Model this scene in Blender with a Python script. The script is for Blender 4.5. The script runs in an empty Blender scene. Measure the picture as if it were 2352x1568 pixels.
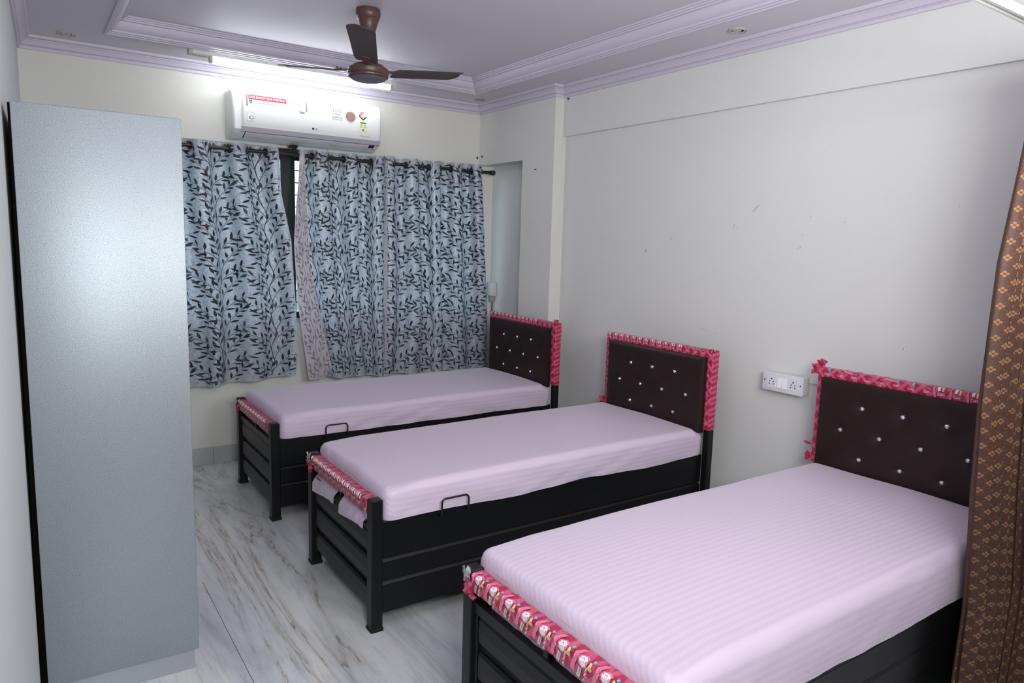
import bpy, bmesh, math, random
from mathutils import Vector, Matrix, noise
PI = math.pi
rnd = random.Random(7)
scene = bpy.context.scene
COL = scene.collection

# ------------------------------------------------------------------ camera, world, lights, exposure
cam_d = bpy.data.cameras.new('camera')
cam_d.sensor_fit = 'HORIZONTAL'; cam_d.sensor_width = 36.0
cam_d.lens = 1631.83 / 2352 * 36.0
cam_d.clip_start = 0.02; cam_d.clip_end = 60
cam = bpy.data.objects.new('camera', cam_d); COL.objects.link(cam)
_r = Vector((0.82607899, -0.56281645, 0.02882955)); _u = Vector((0.0545312, 0.13074581, 0.98991509))
_f = Vector((0.56090984, 0.81617595, -0.13869742))
_m = Matrix((_r, _u, -_f)).transposed().to_4x4(); _m.translation = (0, 0, 1.57)
cam.matrix_world = _m
scene.camera = cam

world = bpy.data.worlds.new('daylight'); scene.world = world
world.use_nodes = True
_bg = world.node_tree.nodes['Background']
_bg.inputs[0].default_value = (0.68, 0.88, 1.0, 1); _bg.inputs[1].default_value = 3.6

def area(name, loc, target, sx, sy, watts, color):
    d = bpy.data.lights.new(name, 'AREA'); d.shape = 'RECTANGLE'; d.size = sx; d.size_y = sy
    d.energy = watts; d.color = color
    o = bpy.data.objects.new(name, d); COL.objects.link(o)
    o.location = loc
    o.rotation_euler = (Vector(target) - Vector(loc)).to_track_quat('-Z', 'Y').to_euler()
    return o
area('photographer_softbox', (0.31, -0.12, 1.76), (1.9, 3.0, 1.3), 0.5, 0.5, 14, (0.96, 0.99, 0.99))
area('added_fill_behind_camera', (0.15, -0.60, 2.05), (2.0, 3.0, 1.3), 0.6, 0.6, 21, (0.96, 0.99, 0.99))  # added soft fill behind the camera, not a known lamp of the room
area('added_upward_fill', (1.6, 0.2, 1.9), (1.75, 1.9, 2.7), 0.8, 0.8, 32, (0.98, 1.0, 0.98))  # added fill floating in the room, aimed up to brighten ceiling and beds
TUBE_EMIT = 24.0

vs = scene.view_settings
scene.display_settings.display_device = 'sRGB'
vs.view_transform = 'Standard'; vs.look = 'None'; vs.gamma = 1.0; vs.exposure = 0.36
vs.use_curve_mapping = False

# ------------------------------------------------------------------ materials
def srgb(r, g, b):
    f = lambda c: (c / 255 / 12.92) if c <= 10.3 else ((c / 255 + 0.055) / 1.055) ** 2.4
    return (f(r), f(g), f(b), 1)

class NT:
    """tiny node helper"""
    def __init__(s, name):
        s.m = bpy.data.materials.new(name); s.m.use_nodes = True
        s.t = s.m.node_tree; s.b = s.t.nodes['Principled BSDF']; s.out = s.t.nodes['Material Output']
    def n(s, typ, **kw):
        nd = s.t.nodes.new(typ)
        for k, v in kw.items():
            if k.startswith('i_'):
                nd.inputs[k[2:].replace('_', ' ')].default_value = v
            else: setattr(nd, k, v)
        return nd
    def l(s, a, b): s.t.links.new(a, b)
    def coord(s, which='Object', scale=(1, 1, 1), rot=(0, 0, 0), loc=(0, 0, 0)):
        tc = s.n('ShaderNodeTexCoord'); mp = s.n('ShaderNodeMapping')
        mp.inputs['Scale'].default_value = scale; mp.inputs['Rotation'].default_value = rot; mp.inputs['Location'].default_value = loc
        s.l(tc.outputs[which], mp.inputs[0]); return mp.outputs[0]
    def noise(s, vec, scale, detail=3, rough=0.5, dist=0.0):
        nd = s.n('ShaderNodeTexNoise'); nd.inputs['Scale'].default_value = scale; nd.inputs['Detail'].default_value = detail
        nd.inputs['Roughness'].default_value = rough; nd.inputs['Distortion'].default_value = dist
        if vec is not None: s.l(vec, nd.inputs['Vector'])
        return nd.outputs['Fac']
    def ramp(s, fac, stops, interp='LINEAR'):
        r = s.n('ShaderNodeValToRGB'); r.color_ramp.interpolation = interp
        e = r.color_ramp.elements
        while len(e) < len(stops): e.new(0.5)
        for i, (p, c) in enumerate(stops):
            e[i].position = p; e[i].color = c if len(c) == 4 else (*c, 1)
        s.l(fac, r.inputs[0]); return r.outputs[0]
    def math(s, op, a, b=None, c=None):
        nd = s.n('ShaderNodeMath', operation=op)
        for i, v in enumerate((a, b, c)):
            if v is None: continue
            if isinstance(v, (int, float)): nd.inputs[i].default_value = v
            else: s.l(v, nd.inputs[i])
        return nd.outputs[0]
    def mix(s, fac, a, b, blend='MIX'):
        nd = s.n('ShaderNodeMix', data_type='RGBA', blend_type=blend)
        for sock, v in ((nd.inputs[0], fac), (nd.inputs[6], a), (nd.inputs[7], b)):
            if isinstance(v, (int, float)): sock.default_value = v
            elif isinstance(v, tuple): sock.default_value = v
            else: s.l(v, sock)
        return nd.outputs[2]
    def bump(s, h, strength=0.3, dist=0.01):
        nd = s.n('ShaderNodeBump'); nd.inputs['Strength'].default_value = strength; nd.inputs['Distance'].default_value = dist
        s.l(h, nd.inputs['Height']); s.l(nd.outputs[0], s.b.inputs['Normal'])
    def set(s, color=None, rough=None, metal=None, spec=None):
        for k, v in (('Base Color', color), ('Roughness', rough), ('Metallic', metal), ('Specular IOR Level', spec)):
            if v is None: continue
            if isinstance(v, (int, float, tuple)): s.b.inputs[k].default_value = v
            else: s.l(v, s.b.inputs[k])
        return s

def plain(name, color, rough=0.5, metal=0.0, spec=0.5, vary=0.06, nscale=30, bump=0.0, bscale=200):
    k = NT(name)
    n1 = k.noise(k.coord('Object'), nscale, 4)
    c = k.mix(k.math('MULTIPLY', n1, 1.0), tuple(x * (1 - vary) for x in color[:3]) + (1,), tuple(min(1, x * (1 + vary)) for x in color[:3]) + (1,))
    k.set(c, rough, metal, spec)
    if bump: k.bump(k.noise(k.coord('Object'), bscale, 3), bump, 0.002)
    return k.m

M = {}
def wall_mat(name, base, soft):
    k = NT(name); v = k.coord('Object')
    n1 = k.noise(v, 0.9, 4, 0.6); n2 = k.noise(v, 14, 5, 0.7)
    c = k.mix(k.ramp(n1, [(0.35, (0, 0, 0)), (0.7, (1, 1, 1))]), base, soft)
    c = k.mix(k.ramp(n2, [(0.60, (0, 0, 0)), (0.80, (0.10, 0.10, 0.10))]), c, srgb(150, 145, 135))
    k.set(c, 0.62, 0, 0.35); k.bump(k.noise(v, 90, 4), 0.06, 0.002)
    return k.m
M['wall'] = wall_mat('wall_paint', (0.705, 0.690, 0.625, 1), (0.685, 0.675, 0.632, 1))
M['wall_right'] = wall_mat('wall_paint_right', (0.695, 0.688, 0.675, 1), (0.680, 0.675, 0.668, 1))
M['pilaster'] = wall_mat('wall_paint_pilaster', (0.700, 0.684, 0.650, 1), (0.685, 0.672, 0.645, 1))
M['wall_left'] = wall_mat('wall_paint_left', (0.66, 0.675, 0.69, 1), (0.64, 0.655, 0.67, 1))
M['ceiling'] = plain('ceiling_paint', (0.64, 0.605, 0.68, 1), 0.6, 0, 0.3, 0.02, 2)
M['moulding'] = plain('moulding_paint', (0.60, 0.555, 0.655, 1), 0.5, 0, 0.35, 0.02, 5)
M['black_metal'] = plain('black_powder_coat', (0.0048, 0.0052, 0.0060, 1), 0.40, 0, 0.34, 0.25, 6, 0.05, 350)
M['black_gloss'] = plain('black_enamel', (0.008, 0.008, 0.009, 1), 0.28, 0, 0.5, 0.2, 20)
M['rod'] = plain('rod_black', (0.018, 0.016, 0.016, 1), 0.35, 0, 0.5, 0.2, 20)
M['white_plastic'] = plain('white_plastic', (0.74, 0.74, 0.74, 1), 0.32, 0, 0.5, 0.015, 8)
M['switch_white'] = plain('switch_plastic', (0.72, 0.72, 0.77, 1), 0.3, 0, 0.5, 0.02, 12)
M['trunk_white'] = plain('trunking_plastic', (0.68, 0.68, 0.66, 1), 0.4, 0, 0.4, 0.03, 12)
M['ac_grey'] = plain('ac_grey_plastic', (0.33, 0.315, 0.36, 1), 0.4, 0, 0.4, 0.02, 8)
M['ac_louver'] = plain('ac_louver_plastic', (0.60, 0.59, 0.62, 1), 0.4, 0, 0.4, 0.02, 8)
M['dark'] = plain('dark_void', (0.012, 0.012, 0.013, 1), 0.6, 0, 0.2, 0.1, 10)
M['red_print'] = plain('red_sticker', srgb(196, 40, 62), 0.45, 0, 0.4, 0.04, 30)
M['grey_print'] = plain('grey_ink', srgb(130, 134, 142), 0.5, 0, 0.3, 0.04, 30)
M['dark_print'] = plain('dark_ink', srgb(34, 36, 50), 0.5, 0, 0.3, 0.04, 30)
M['green_print'] = plain('green_ink', srgb(28, 92, 84), 0.5, 0, 0.3, 0.04, 30)
M['cream_print'] = plain('cream_label', srgb(216, 222, 176), 0.5, 0, 0.3, 0.04, 30)
M['copper_print'] = plain('copper_picture', srgb(150, 112, 98), 0.4, 0, 0.4, 0.25, 90)
M['white_print'] = plain('white_ink', srgb(240, 240, 240), 0.45, 0, 0.3, 0.02, 30)
M['fan'] = plain('fan_brown_enamel', srgb(88, 62, 58), 0.36, 0, 0.5, 0.08, 12)
M['fan_blade'] = plain('fan_blade_brown', srgb(76, 60, 60), 0.42, 0, 0.45, 0.10, 10)
M['fan_grey'] = plain('fan_cap_grey', srgb(104, 104, 112), 0.35, 0.2, 0.5, 0.05, 10)
M['steel'] = plain('brushed_steel', (0.55, 0.55, 0.56, 1), 0.3, 0.9, 0.5, 0.08, 40)
M['alu'] = plain('aluminium_rail', (0.42, 0.42, 0.41, 1), 0.4, 0.3, 0.5, 0.05, 30)
M['batten'] = plain('tube_batten', (0.72, 0.73, 0.74, 1), 0.35, 0, 0.5, 0.02, 15)
M['socket_dirty'] = plain('lamp_holder', srgb(190, 184, 172), 0.45, 0, 0.4, 0.25, 60)
M['lamp_ring'] = plain('downlight_ring', srgb(196, 190, 182), 0.35, 0.2, 0.5, 0.10, 40)
M['lamp_inner'] = plain('downlight_inner', srgb(120, 112, 84), 0.3, 0.6, 0.5, 0.15, 40)
M['lamp_bulb'] = plain('downlight_bulb', srgb(176, 174, 170), 0.3, 0, 0.5, 0.05, 40)
M['tail'] = None
M['rust'] = plain('rust_stain', srgb(196, 150, 104), 0.8, 0, 0.1, 0.25, 60)
M['scuff'] = plain('scuff_grey', srgb(186, 182, 178), 0.8, 0, 0.1, 0.12, 80)
M['scuff_lt'] = plain('scuff_pale', srgb(192, 186, 174), 0.8, 0, 0.1, 0.08, 80)
M['leather'] = None
M['peel'] = plain('peeled_paint', srgb(70, 52, 48), 0.7, 0, 0.2, 0.3, 80)
M['foil'] = plain('silver_foil', (0.62, 0.62, 0.62, 1), 0.22, 0.75, 0.5, 0.25, 60, 0.6, 120)

# crumpled glossy wrapper prints
for nm, c in (('wr_pale', srgb(214, 122, 150)), ('wr_hot', srgb(184, 36, 78)), ('wr_white', srgb(226, 230, 230)), ('wr_cream', srgb(232, 206, 140)),
              ('wr_blue', srgb(66, 160, 205)), ('wr_ink', srgb(60, 50, 55)), ('wr_barcode', srgb(200, 202, 194)), ('wr_yellow', srgb(226, 200, 60)), ('wr_line', srgb(240, 190, 205))):
    M[nm] = plain(nm, c, 0.3, 0, 0.45, 0.05, 60)

def make_wrap(name, hue_dark, hue_light, rot):
    k = NT(name)
    v = k.coord('Object', (1, 1, 1), rot)
    w = k.n('ShaderNodeTexWave', wave_type='BANDS', bands_direction='Y'); w.inputs['Scale'].default_value = 8.2; w.inputs['Distortion'].default_value = 0.4
    w.inputs['Detail'].default_value = 1
    k.l(v, w.inputs['Vector'])
    w2 = k.n('ShaderNodeTexWave', wave_type='BANDS', bands_direction='Z'); w2.inputs['Scale'].default_value = 7.4; w2.inputs['Distortion'].default_value = 0.4
    k.l(v, w2.inputs['Vector'])
    m1 = k.ramp(w.outputs['Fac'], [(0.78, (0, 0, 0)), (0.82, (1, 1, 1))])
    m2 = k.ramp(w2.outputs['Fac'], [(0.78, (0, 0, 0)), (0.82, (1, 1, 1))])
    c = k.mix(k.math('MULTIPLY', m1, 0.75), hue_dark, hue_light)
    c = k.mix(k.math('MULTIPLY', m2, 0.75), c, hue_light)
    k.set(c, 0.28, 0, 0.5)
    k.bump(k.noise(k.coord('Object'), 55, 4, 0.6, 1.2), 0.40, 0.004)
    return k.m
M['wrap'] = make_wrap('pink_wrapper', srgb(172, 32, 72), srgb(206, 92, 126), (0.75, 0.2, 0.15))

# leather
k = NT('brown_leatherette'); v = k.coord('Object')
vo = k.n('ShaderNodeTexVoronoi'); vo.inputs['Scale'].default_value = 420; k.l(v, vo.inputs['Vector'])
k.set(k.mix(k.noise(v, 5, 3), (0.0180, 0.0088, 0.0090, 1), (0.0220, 0.0112, 0.0112, 1)), 0.36, 0, 0.26)
k.bump(vo.outputs['Distance'], 0.10, 0.001); M['leather'] = k.m

# crystal
k = NT('crystal_button'); k.set((0.95, 0.95, 0.96, 1), 0.14, 0.8, 0.8)
vo = k.n('ShaderNodeTexVoronoi'); vo.inputs['Scale'].default_value = 160; k.l(k.coord('Object'), vo.inputs['Vector'])
k.l(k.mix(vo.outputs['Distance'], (0.95, 0.95, 0.97, 1), (0.5, 0.5, 0.55, 1)), k.b.inputs['Base Color']); M['crystal'] = k.m

# sheet: satin stripes along the bed, creases
def sheet_mat(name, contrast):
    k = NT(name); v = k.coord('Object')
    w = k.n('ShaderNodeTexWave', wave_type='BANDS', bands_direction='Y'); w.inputs['Scale'].default_value = 0.314 / 0.0245 ; w.inputs['Distortion'].default_value = 0.0
    # follow the cloth over the side: use y and z together
    sx = k.n('ShaderNodeSeparateXYZ'); k.l(v, sx.inputs[0])
    yy = k.math('SUBTRACT', sx.outputs[1], sx.outputs[2]); ay = k.math('ADD', sx.outputs[1], k.math('MULTIPLY', sx.outputs[2], 1.0))
    cx = k.n('ShaderNodeCombineXYZ'); k.l(yy, cx.inputs[1]); k.l(cx.outputs[0], w.inputs['Vector'])
    st = k.ramp(w.outputs['Fac'], [(0.42, (0, 0, 0)), (0.58, (1, 1, 1))])
    c = k.mix(k.math('MULTIPLY', st, contrast), (0.645, 0.530, 0.658, 1), (0.550, 0.445, 0.572, 1))
    k.set(c, k.math('ADD', k.math('MULTIPLY', st, -0.10), 0.52), 0, 0.4)
    k.b.inputs['Sheen Weight'].default_value = 0.25; k.b.inputs['Sheen Roughness'].default_value = 0.4
    n1 = k.noise(k.coord('Object', (3, 10, 8)), 2.2, 5, 0.6, 0.6)
    n2 = k.noise(k.coord('Object', (400, 400, 400)), 2.0, 2)
    k.bump(k.math('ADD', n1, k.math('MULTIPLY', n2, 0.03)), 0.075, 0.02)
    return k.m
M['sheet'] = sheet_mat('pink_sheet', 0.40)

# cabinet silver hammer paint
k = NT('silver_hammer_paint'); v = k.coord('Object')
vo = k.n('ShaderNodeTexVoronoi', feature='SMOOTH_F1'); vo.inputs['Scale'].default_value = 620; k.l(v, vo.inputs['Vector'])
nz = k.noise(v, 520, 3, 0.65); big = k.noise(v, 2.2, 3)
c = k.mix(big, (0.345, 0.380, 0.410, 1), (0.37, 0.405, 0.435, 1))
c = k.mix(k.ramp(nz, [(0.38, (1, 1, 1)), (0.52, (0, 0, 0))]), c, (0.17, 0.20, 0.22, 1))
k.set(c, 0.37, 0.40, 0.5)
k.bump(k.math('ADD', k.math('MULTIPLY', vo.outputs['Distance'], 0.6), nz), 0.40, 0.0007); M['cabinet'] = k.m
M['cab_base'] = plain('plinth_grey_paint', (0.36, 0.39, 0.42, 1), 0.4, 0.25, 0.5, 0.04, 12)

# marble
k = NT('veined_marble'); tc = k.n('ShaderNodeTexCoord'); geo = k.n('ShaderNodeNewGeometry')
def mp(scale, rot, loc=(0, 0, 0)):
    m_ = k.n('ShaderNodeMapping'); m_.inputs['Scale'].default_value = scale; m_.inputs['Rotation'].default_value = rot; m_.inputs['Location'].default_value = loc
    k.l(geo.outputs['Position'], m_.inputs[0]); return m_.outputs[0]
A = 0.22
cloud = k.noise(mp((2.6, 0.55, 1), (0, 0, A)), 2.0, 6, 0.60, 0.5)
fine = k.noise(mp((10, 1.1, 1), (0, 0, A), (3, 1, 0)), 2.2, 8, 0.70, 0.5)
vein = k.noise(mp((3.4, 0.45, 1), (0, 0, A + 0.1), (7, 2, 0)), 1.15, 10, 0.66, 0.7)
speck = k.noise(mp((22, 5, 1), (0, 0, A + 0.15), (1, 5, 0)), 1.6, 3, 0.55, 0.4)
base = k.ramp(cloud, [(0.26, srgb(178, 184, 193)), (0.42, srgb(206, 209, 213)), (0.56, srgb(222, 223, 224)), (0.75, srgb(212, 212, 208))])
base = k.mix(k.ramp(fine, [(0.30, (0.55, 0.55, 0.55)), (0.46, (0, 0, 0))]), base, srgb(158, 165, 178))
sx = k.n('ShaderNodeSeparateXYZ'); k.l(geo.outputs['Position'], sx.inputs[0])
band = k.math('ABSOLUTE', k.math('ADD', k.math('SUBTRACT', sx.outputs[0], 0.84), k.math('MULTIPLY', k.math('SUBTRACT', cloud, 0.5), 0.55)))
warm_zone = k.ramp(band, [(0.0, (1, 1, 1)), (0.13, (0.75, 0.75, 0.75)), (0.30, (0.25, 0.25, 0.25)), (0.60, (0.10, 0.10, 0.10))])
ridge = k.math('ABSOLUTE', k.math('SUBTRACT', vein, 0.5))
wide = k.ramp(ridge, [(0.0, (0.8, 0.8, 0.8)), (0.022, (0.28, 0.28, 0.28)), (0.06, (0, 0, 0))])
base = k.mix(k.math('MULTIPLY', wide, k.math('MULTIPLY', warm_zone, 0.9)), base, srgb(172, 158, 144))
core = k.ramp(ridge, [(0.0, (0.9, 0.9, 0.9)), (0.006, (0.5, 0.5, 0.5)), (0.013, (0, 0, 0))])
core = k.math('MULTIPLY', core, k.ramp(speck, [(0.46, (0, 0, 0)), (0.60, (1, 1, 1))]))
base = k.mix(k.math('MULTIPLY', core, k.math('MULTIPLY', warm_zone, 0.8)), base, srgb(92, 82, 74))
sp = k.ramp(speck, [(0.72, (0, 0, 0)), (0.80, (0.8, 0.8, 0.8))])
base = k.mix(sp, base, srgb(122, 126, 134))
k.set(k.mix(0.06, base, srgb(150, 150, 152), 'MULTIPLY'), 0.17, 0, 0.5); M['marble'] = k.m
M['skirting'] = plain('skirting_marble', srgb(176, 178, 180), 0.3, 0, 0.5, 0.14, 7)
M['grout'] = plain('grout_grey', srgb(70, 68, 66), 0.8, 0, 0.2, 0.1, 30)

# leafy curtain cloth (translucent)
def cloth(name, c_lo, c_hi, trans, thread_lo, rough=0.55, spec=0.35, sc=(300, 300)):
    k = NT(name)
    uv = k.n('ShaderNodeUVMap'); 
    def m2(sx_, sy_, l=(0, 0, 0)):
        a = k.n('ShaderNodeMapping'); a.inputs['Scale'].default_value = (sx_, sy_, 1); a.inputs['Location'].default_value = l
        k.l(uv.outputs[0], a.inputs[0]); return a.outputs[0]
    h = k.noise(m2(28, 520), 1.0, 3, 0.6); vv = k.noise(m2(520, 28, (4, 2, 0)), 1.0, 3, 0.6)
    th = k.math('ADD', k.ramp(h, [(0.50, (0, 0, 0)), (0.66, (1, 1, 1))]), k.ramp(vv, [(0.50, (0, 0, 0)), (0.66, (1, 1, 1))]))
    c = k.mix(k.math('MULTIPLY', k.math('MINIMUM', th, 1.0), 0.72), c_hi, c_lo)
    k.set(c, rough, 0, spec)
    tr = k.n('ShaderNodeBsdfTranslucent'); k.l(k.mix(1.0, c, (0.9, 0.95, 1, 1), 'MULTIPLY'), tr.inputs[0])
    mx = k.n('ShaderNodeMixShader'); mx.inputs[0].default_value = trans
    k.l(k.b.outputs[0], mx.inputs[1]); k.l(tr.outputs[0], mx.inputs[2]); k.l(mx.outputs[0], k.out.inputs[0])
    return k.m
M['leaf_cloth'] = cloth('silver_leaf_cloth', srgb(72, 76, 90), srgb(196, 202, 213), 0.20, 0, 0.36, 0.6)
M['leaf_back'] = cloth('leaf_cloth_reverse', srgb(176, 166, 174), srgb(204, 194, 202), 0.22, 0)
M['leaf_dark'] = plain('leaf_print_dark', srgb(36, 42, 54), 0.55, 0, 0.3, 0.3, 25)
M['leaf_mid'] = plain('leaf_print_slate', srgb(62, 70, 82), 0.55, 0, 0.3, 0.25, 25)
M['leaf_faint'] = plain('leaf_print_faint', srgb(124, 118, 128), 0.6, 0, 0.2, 0.15, 25)
M['brown_cloth'] = cloth('brown_curtain_cloth', srgb(58, 38, 33), srgb(76, 50, 42), 0.05, 0, 0.6, 0.3)
M['brown_back'] = cloth('brown_curtain_reverse', srgb(110, 80, 52), srgb(128, 94, 62), 0.05, 0, 0.6, 0.3)
M['flower'] = plain('flower_print_tan', srgb(122, 88, 62), 0.6, 0, 0.3, 0.08, 30)
M['flower_dk'] = plain('flower_print_dark', srgb(70, 44, 34), 0.6, 0, 0.3, 0.08, 30)

# lamp
k = NT('lit_tube'); k.b.inputs['Emission Color'].default_value = (0.93, 0.98, 1.0, 1); k.b.inputs['Emission Strength'].default_value = TUBE_EMIT
k.set((0.9, 0.9, 0.9, 1), 0.4); M['tube'] = k.m
# glass
k = NT('window_glass'); gl = k.n('ShaderNodeBsdfTransparent'); gs = k.n('ShaderNodeBsdfGlossy'); gs.inputs['Roughness'].default_value = 0.03
lw = k.n('ShaderNodeLayerWeight'); lw.inputs[0].default_value = 0.25; mx = k.n('ShaderNodeMixShader')
k.l(k.math('MULTIPLY', lw.outputs[0], 0.4), mx.inputs[0]); k.l(gl.outputs[0], mx.inputs[1]); k.l(gs.outputs[0], mx.inputs[2]); k.l(mx.outputs[0], k.out.inputs[0])
gl.inputs[0].default_value = (0.90, 0.95, 0.93, 1); M['glass'] = k.m

# ------------------------------------------------------------------ mesh helpers
class MB:
    """collects geometry; build() links it as ONE mesh object"""
    def __init__(s): s.v = []; s.f = []; s.mi = []; s.uv = {}
    def add(s, vs, fs, mi=0):
        o = len(s.v); s.v += [tuple(p) for p in vs]; s.f += [tuple(i + o for i in f) for f in fs]; s.mi += [mi] * len(fs)
        return s
    def box(s, lo, hi, bev=0.0, seg=1, mi=0):
        (a, b, c), (d, e, f) = lo, hi
        if bev <= 0:
            return s.add([(a, b, c), (d, b, c), (d, e, c), (a, e, c), (a, b, f), (d, b, f), (d, e, f), (a, e, f)],
                         [(0, 3, 2, 1), (4, 5, 6, 7), (0, 1, 5, 4), (1, 2, 6, 5), (2, 3, 7, 6), (3, 0, 4, 7)], mi)
        bm = bmesh.new()
        bmesh.ops.create_cube(bm, size=1.0)
        for v in bm.verts: v.co = Vector(((a + d) / 2 + v.co.x * (d - a), (b + e) / 2 + v.co.y * (e - b), (c + f) / 2 + v.co.z * (f - c)))
        bmesh.ops.bevel(bm, geom=list(bm.edges), offset=bev, segments=seg, affect='EDGES', profile=0.5)
        s.bm(bm, mi); return s
    def bm(s, bm, mi=0):
        bm.verts.index_update()
        s.add([v.co[:] for v in bm.verts], [[v.index for v in f.verts] for f in bm.faces], mi); bm.free(); return s
    def prism(s, prof, axis, a0, a1, mi=0):
        """closed 2D profile extruded along axis; profile gives the two other coordinates in xyz order"""
        n = len(prof)
        def P(p, a): return {'x': (a, p[0], p[1]), 'y': (p[0], a, p[1]), 'z': (p[0], p[1], a)}[axis]
        vs = [P(p, a0) for p in prof] + [P(p, a1) for p in prof]
        fs = [(i, (i + 1) % n, n + (i + 1) % n, n + i) for i in range(n)] + [tuple(range(n))[::-1], tuple(range(n, 2 * n))]
        return s.add(vs, fs, mi)
    def lathe(s, prof, c, n=32, mi=0, axis='z'):
        vs, fs = [], []
        for (r, h) in prof:
            for i in range(n):
                a = 2 * PI * i / n; p = (r * math.cos(a), r * math.sin(a), h)
                if axis == 'x': p = (p[2], p[0], p[1])
                if axis == 'y': p = (p[0], p[2], p[1])
                vs.append((c[0] + p[0], c[1] + p[1], c[2] + p[2]))
        for j in range(len(prof) - 1):
            for i in range(n):
                fs.append((j * n + i, j * n + (i + 1) % n, (j + 1) * n + (i + 1) % n, (j + 1) * n + i))
        if prof[0][0] > 1e-6: fs.append(tuple(range(n))[::-1])
        if prof[-1][0] > 1e-6: fs.append(tuple(range((len(prof) - 1) * n, len(prof) * n)))
        return s.add(vs, fs, mi)
    def tube(s, pts, r, n=10, mi=0, cap=True):
        pts = [Vector(p) for p in pts]; vs, fs = [], []
        up = Vector((0, 0, 1))
        for i, p in enumerate(pts):
            t = (pts[min(i + 1, len(pts) - 1)] - pts[max(i - 1, 0)]).normalized()
            ref = up if abs(t.dot(up)) < 0.95 else Vector((0, 1, 0))
            a = t.cross(ref).normalized(); b = t.cross(a).normalized()
            for q in range(n):
                w = 2 * PI * q / n; vs.append(p + a * (r * math.cos(w)) + b * (r * math.sin(w)))
        for j in range(len(pts) - 1):
            for q in range(n): fs.append((j * n + q, j * n + (q + 1) % n, (j + 1) * n + (q + 1) % n, (j + 1) * n + q))
        if cap: fs += [tuple(range(n))[::-1], tuple(range((len(pts) - 1) * n, len(pts) * n))]
        return s.add(vs, fs, mi)
    def torus(s, c, axis, R, r, n=20, m=8, mi=0):
        ax = Vector(axis).normalized(); a = ax.orthogonal().normalized(); b = ax.cross(a); vs, fs = [], []
        for i in range(n):
            w = 2 * PI * i / n; d = a * math.cos(w) + b * math.sin(w)
            for j in range(m):
                q = 2 * PI * j / m; vs.append(Vector(c) + d * (R + r * math.cos(q)) + ax * (r * math.sin(q)))
        for i in range(n):
            for j in range(m):
                fs.append((i * m + j, ((i + 1) % n) * m + j, ((i + 1) % n) * m + (j + 1) % m, i * m + (j + 1) % m))
        return s.add(vs, fs, mi)
    def grid(s, S, nu, nv, skip=None, uvf=None, mi=0):
        o = len(s.v)
        for j in range(nv + 1):
            for i in range(nu + 1):
                s.v.append(tuple(S(i / nu, j / nv)))
                if uvf: s.uv[len(s.v) - 1] = uvf(i / nu, j / nv)
        for j in range(nv):
            for i in range(nu):
                if skip and skip((i + .5) / nu, (j + .5) / nv): continue
                a = o + j * (nu + 1) + i; s.f.append((a, a + 1, a + nu + 2, a + nu + 1)); s.mi.append(mi)
        return s
    def build(s, name, mats, parent=None, smooth=False, kind=None, label=None, angle=None, rel=False):
        me = bpy.data.meshes.new(name); me.from_pydata(s.v, [], s.f)
        for m in (mats if isinstance(mats, (list, tuple)) else [mats]): me.materials.append(m)
        me.polygons.foreach_set('material_index', s.mi)
        if s.uv:
            l = me.uv_layers.new(name='UVMap')
            for lp in me.loops:
                l.data[lp.index].uv = s.uv.get(lp.vertex_index, (0, 0))
        if smooth:
            me.polygons.foreach_set('use_smooth', [True] * len(me.polygons))
            if angle is not None:
                bm = bmesh.new(); bm.from_mesh(me)
                for e in bm.edges:
                    if len(e.link_faces) == 2 and e.calc_face_angle(0) > math.radians(angle): e.smooth = False
                bm.to_mesh(me); bm.free()
        me.update()
        o = bpy.data.objects.new(name, me); COL.objects.link(o)
        if parent is not None: o.parent = parent
        if kind: o['kind'] = kind
        if label: o['label'] = label
        return o

def thing(name, label, cat, loc=(0, 0, 0), rz=0.0, group=None):
    o = bpy.data.objects.new(name, None); COL.objects.link(o); o.empty_display_size = 0.05
    o.location = loc; o.rotation_euler = (0, 0, rz); o['label'] = label; o['category'] = cat
    if group: o['group'] = group
    return o
def tag(o, label, cat, group=None):
    o['label'] = label; o['category'] = cat
    if group: o['group'] = group
    return o
def struct(name, mb, mat, parent=None, **kw):
    return mb.build(name, mat, parent, kind=None if parent else 'structure', **kw)

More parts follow.
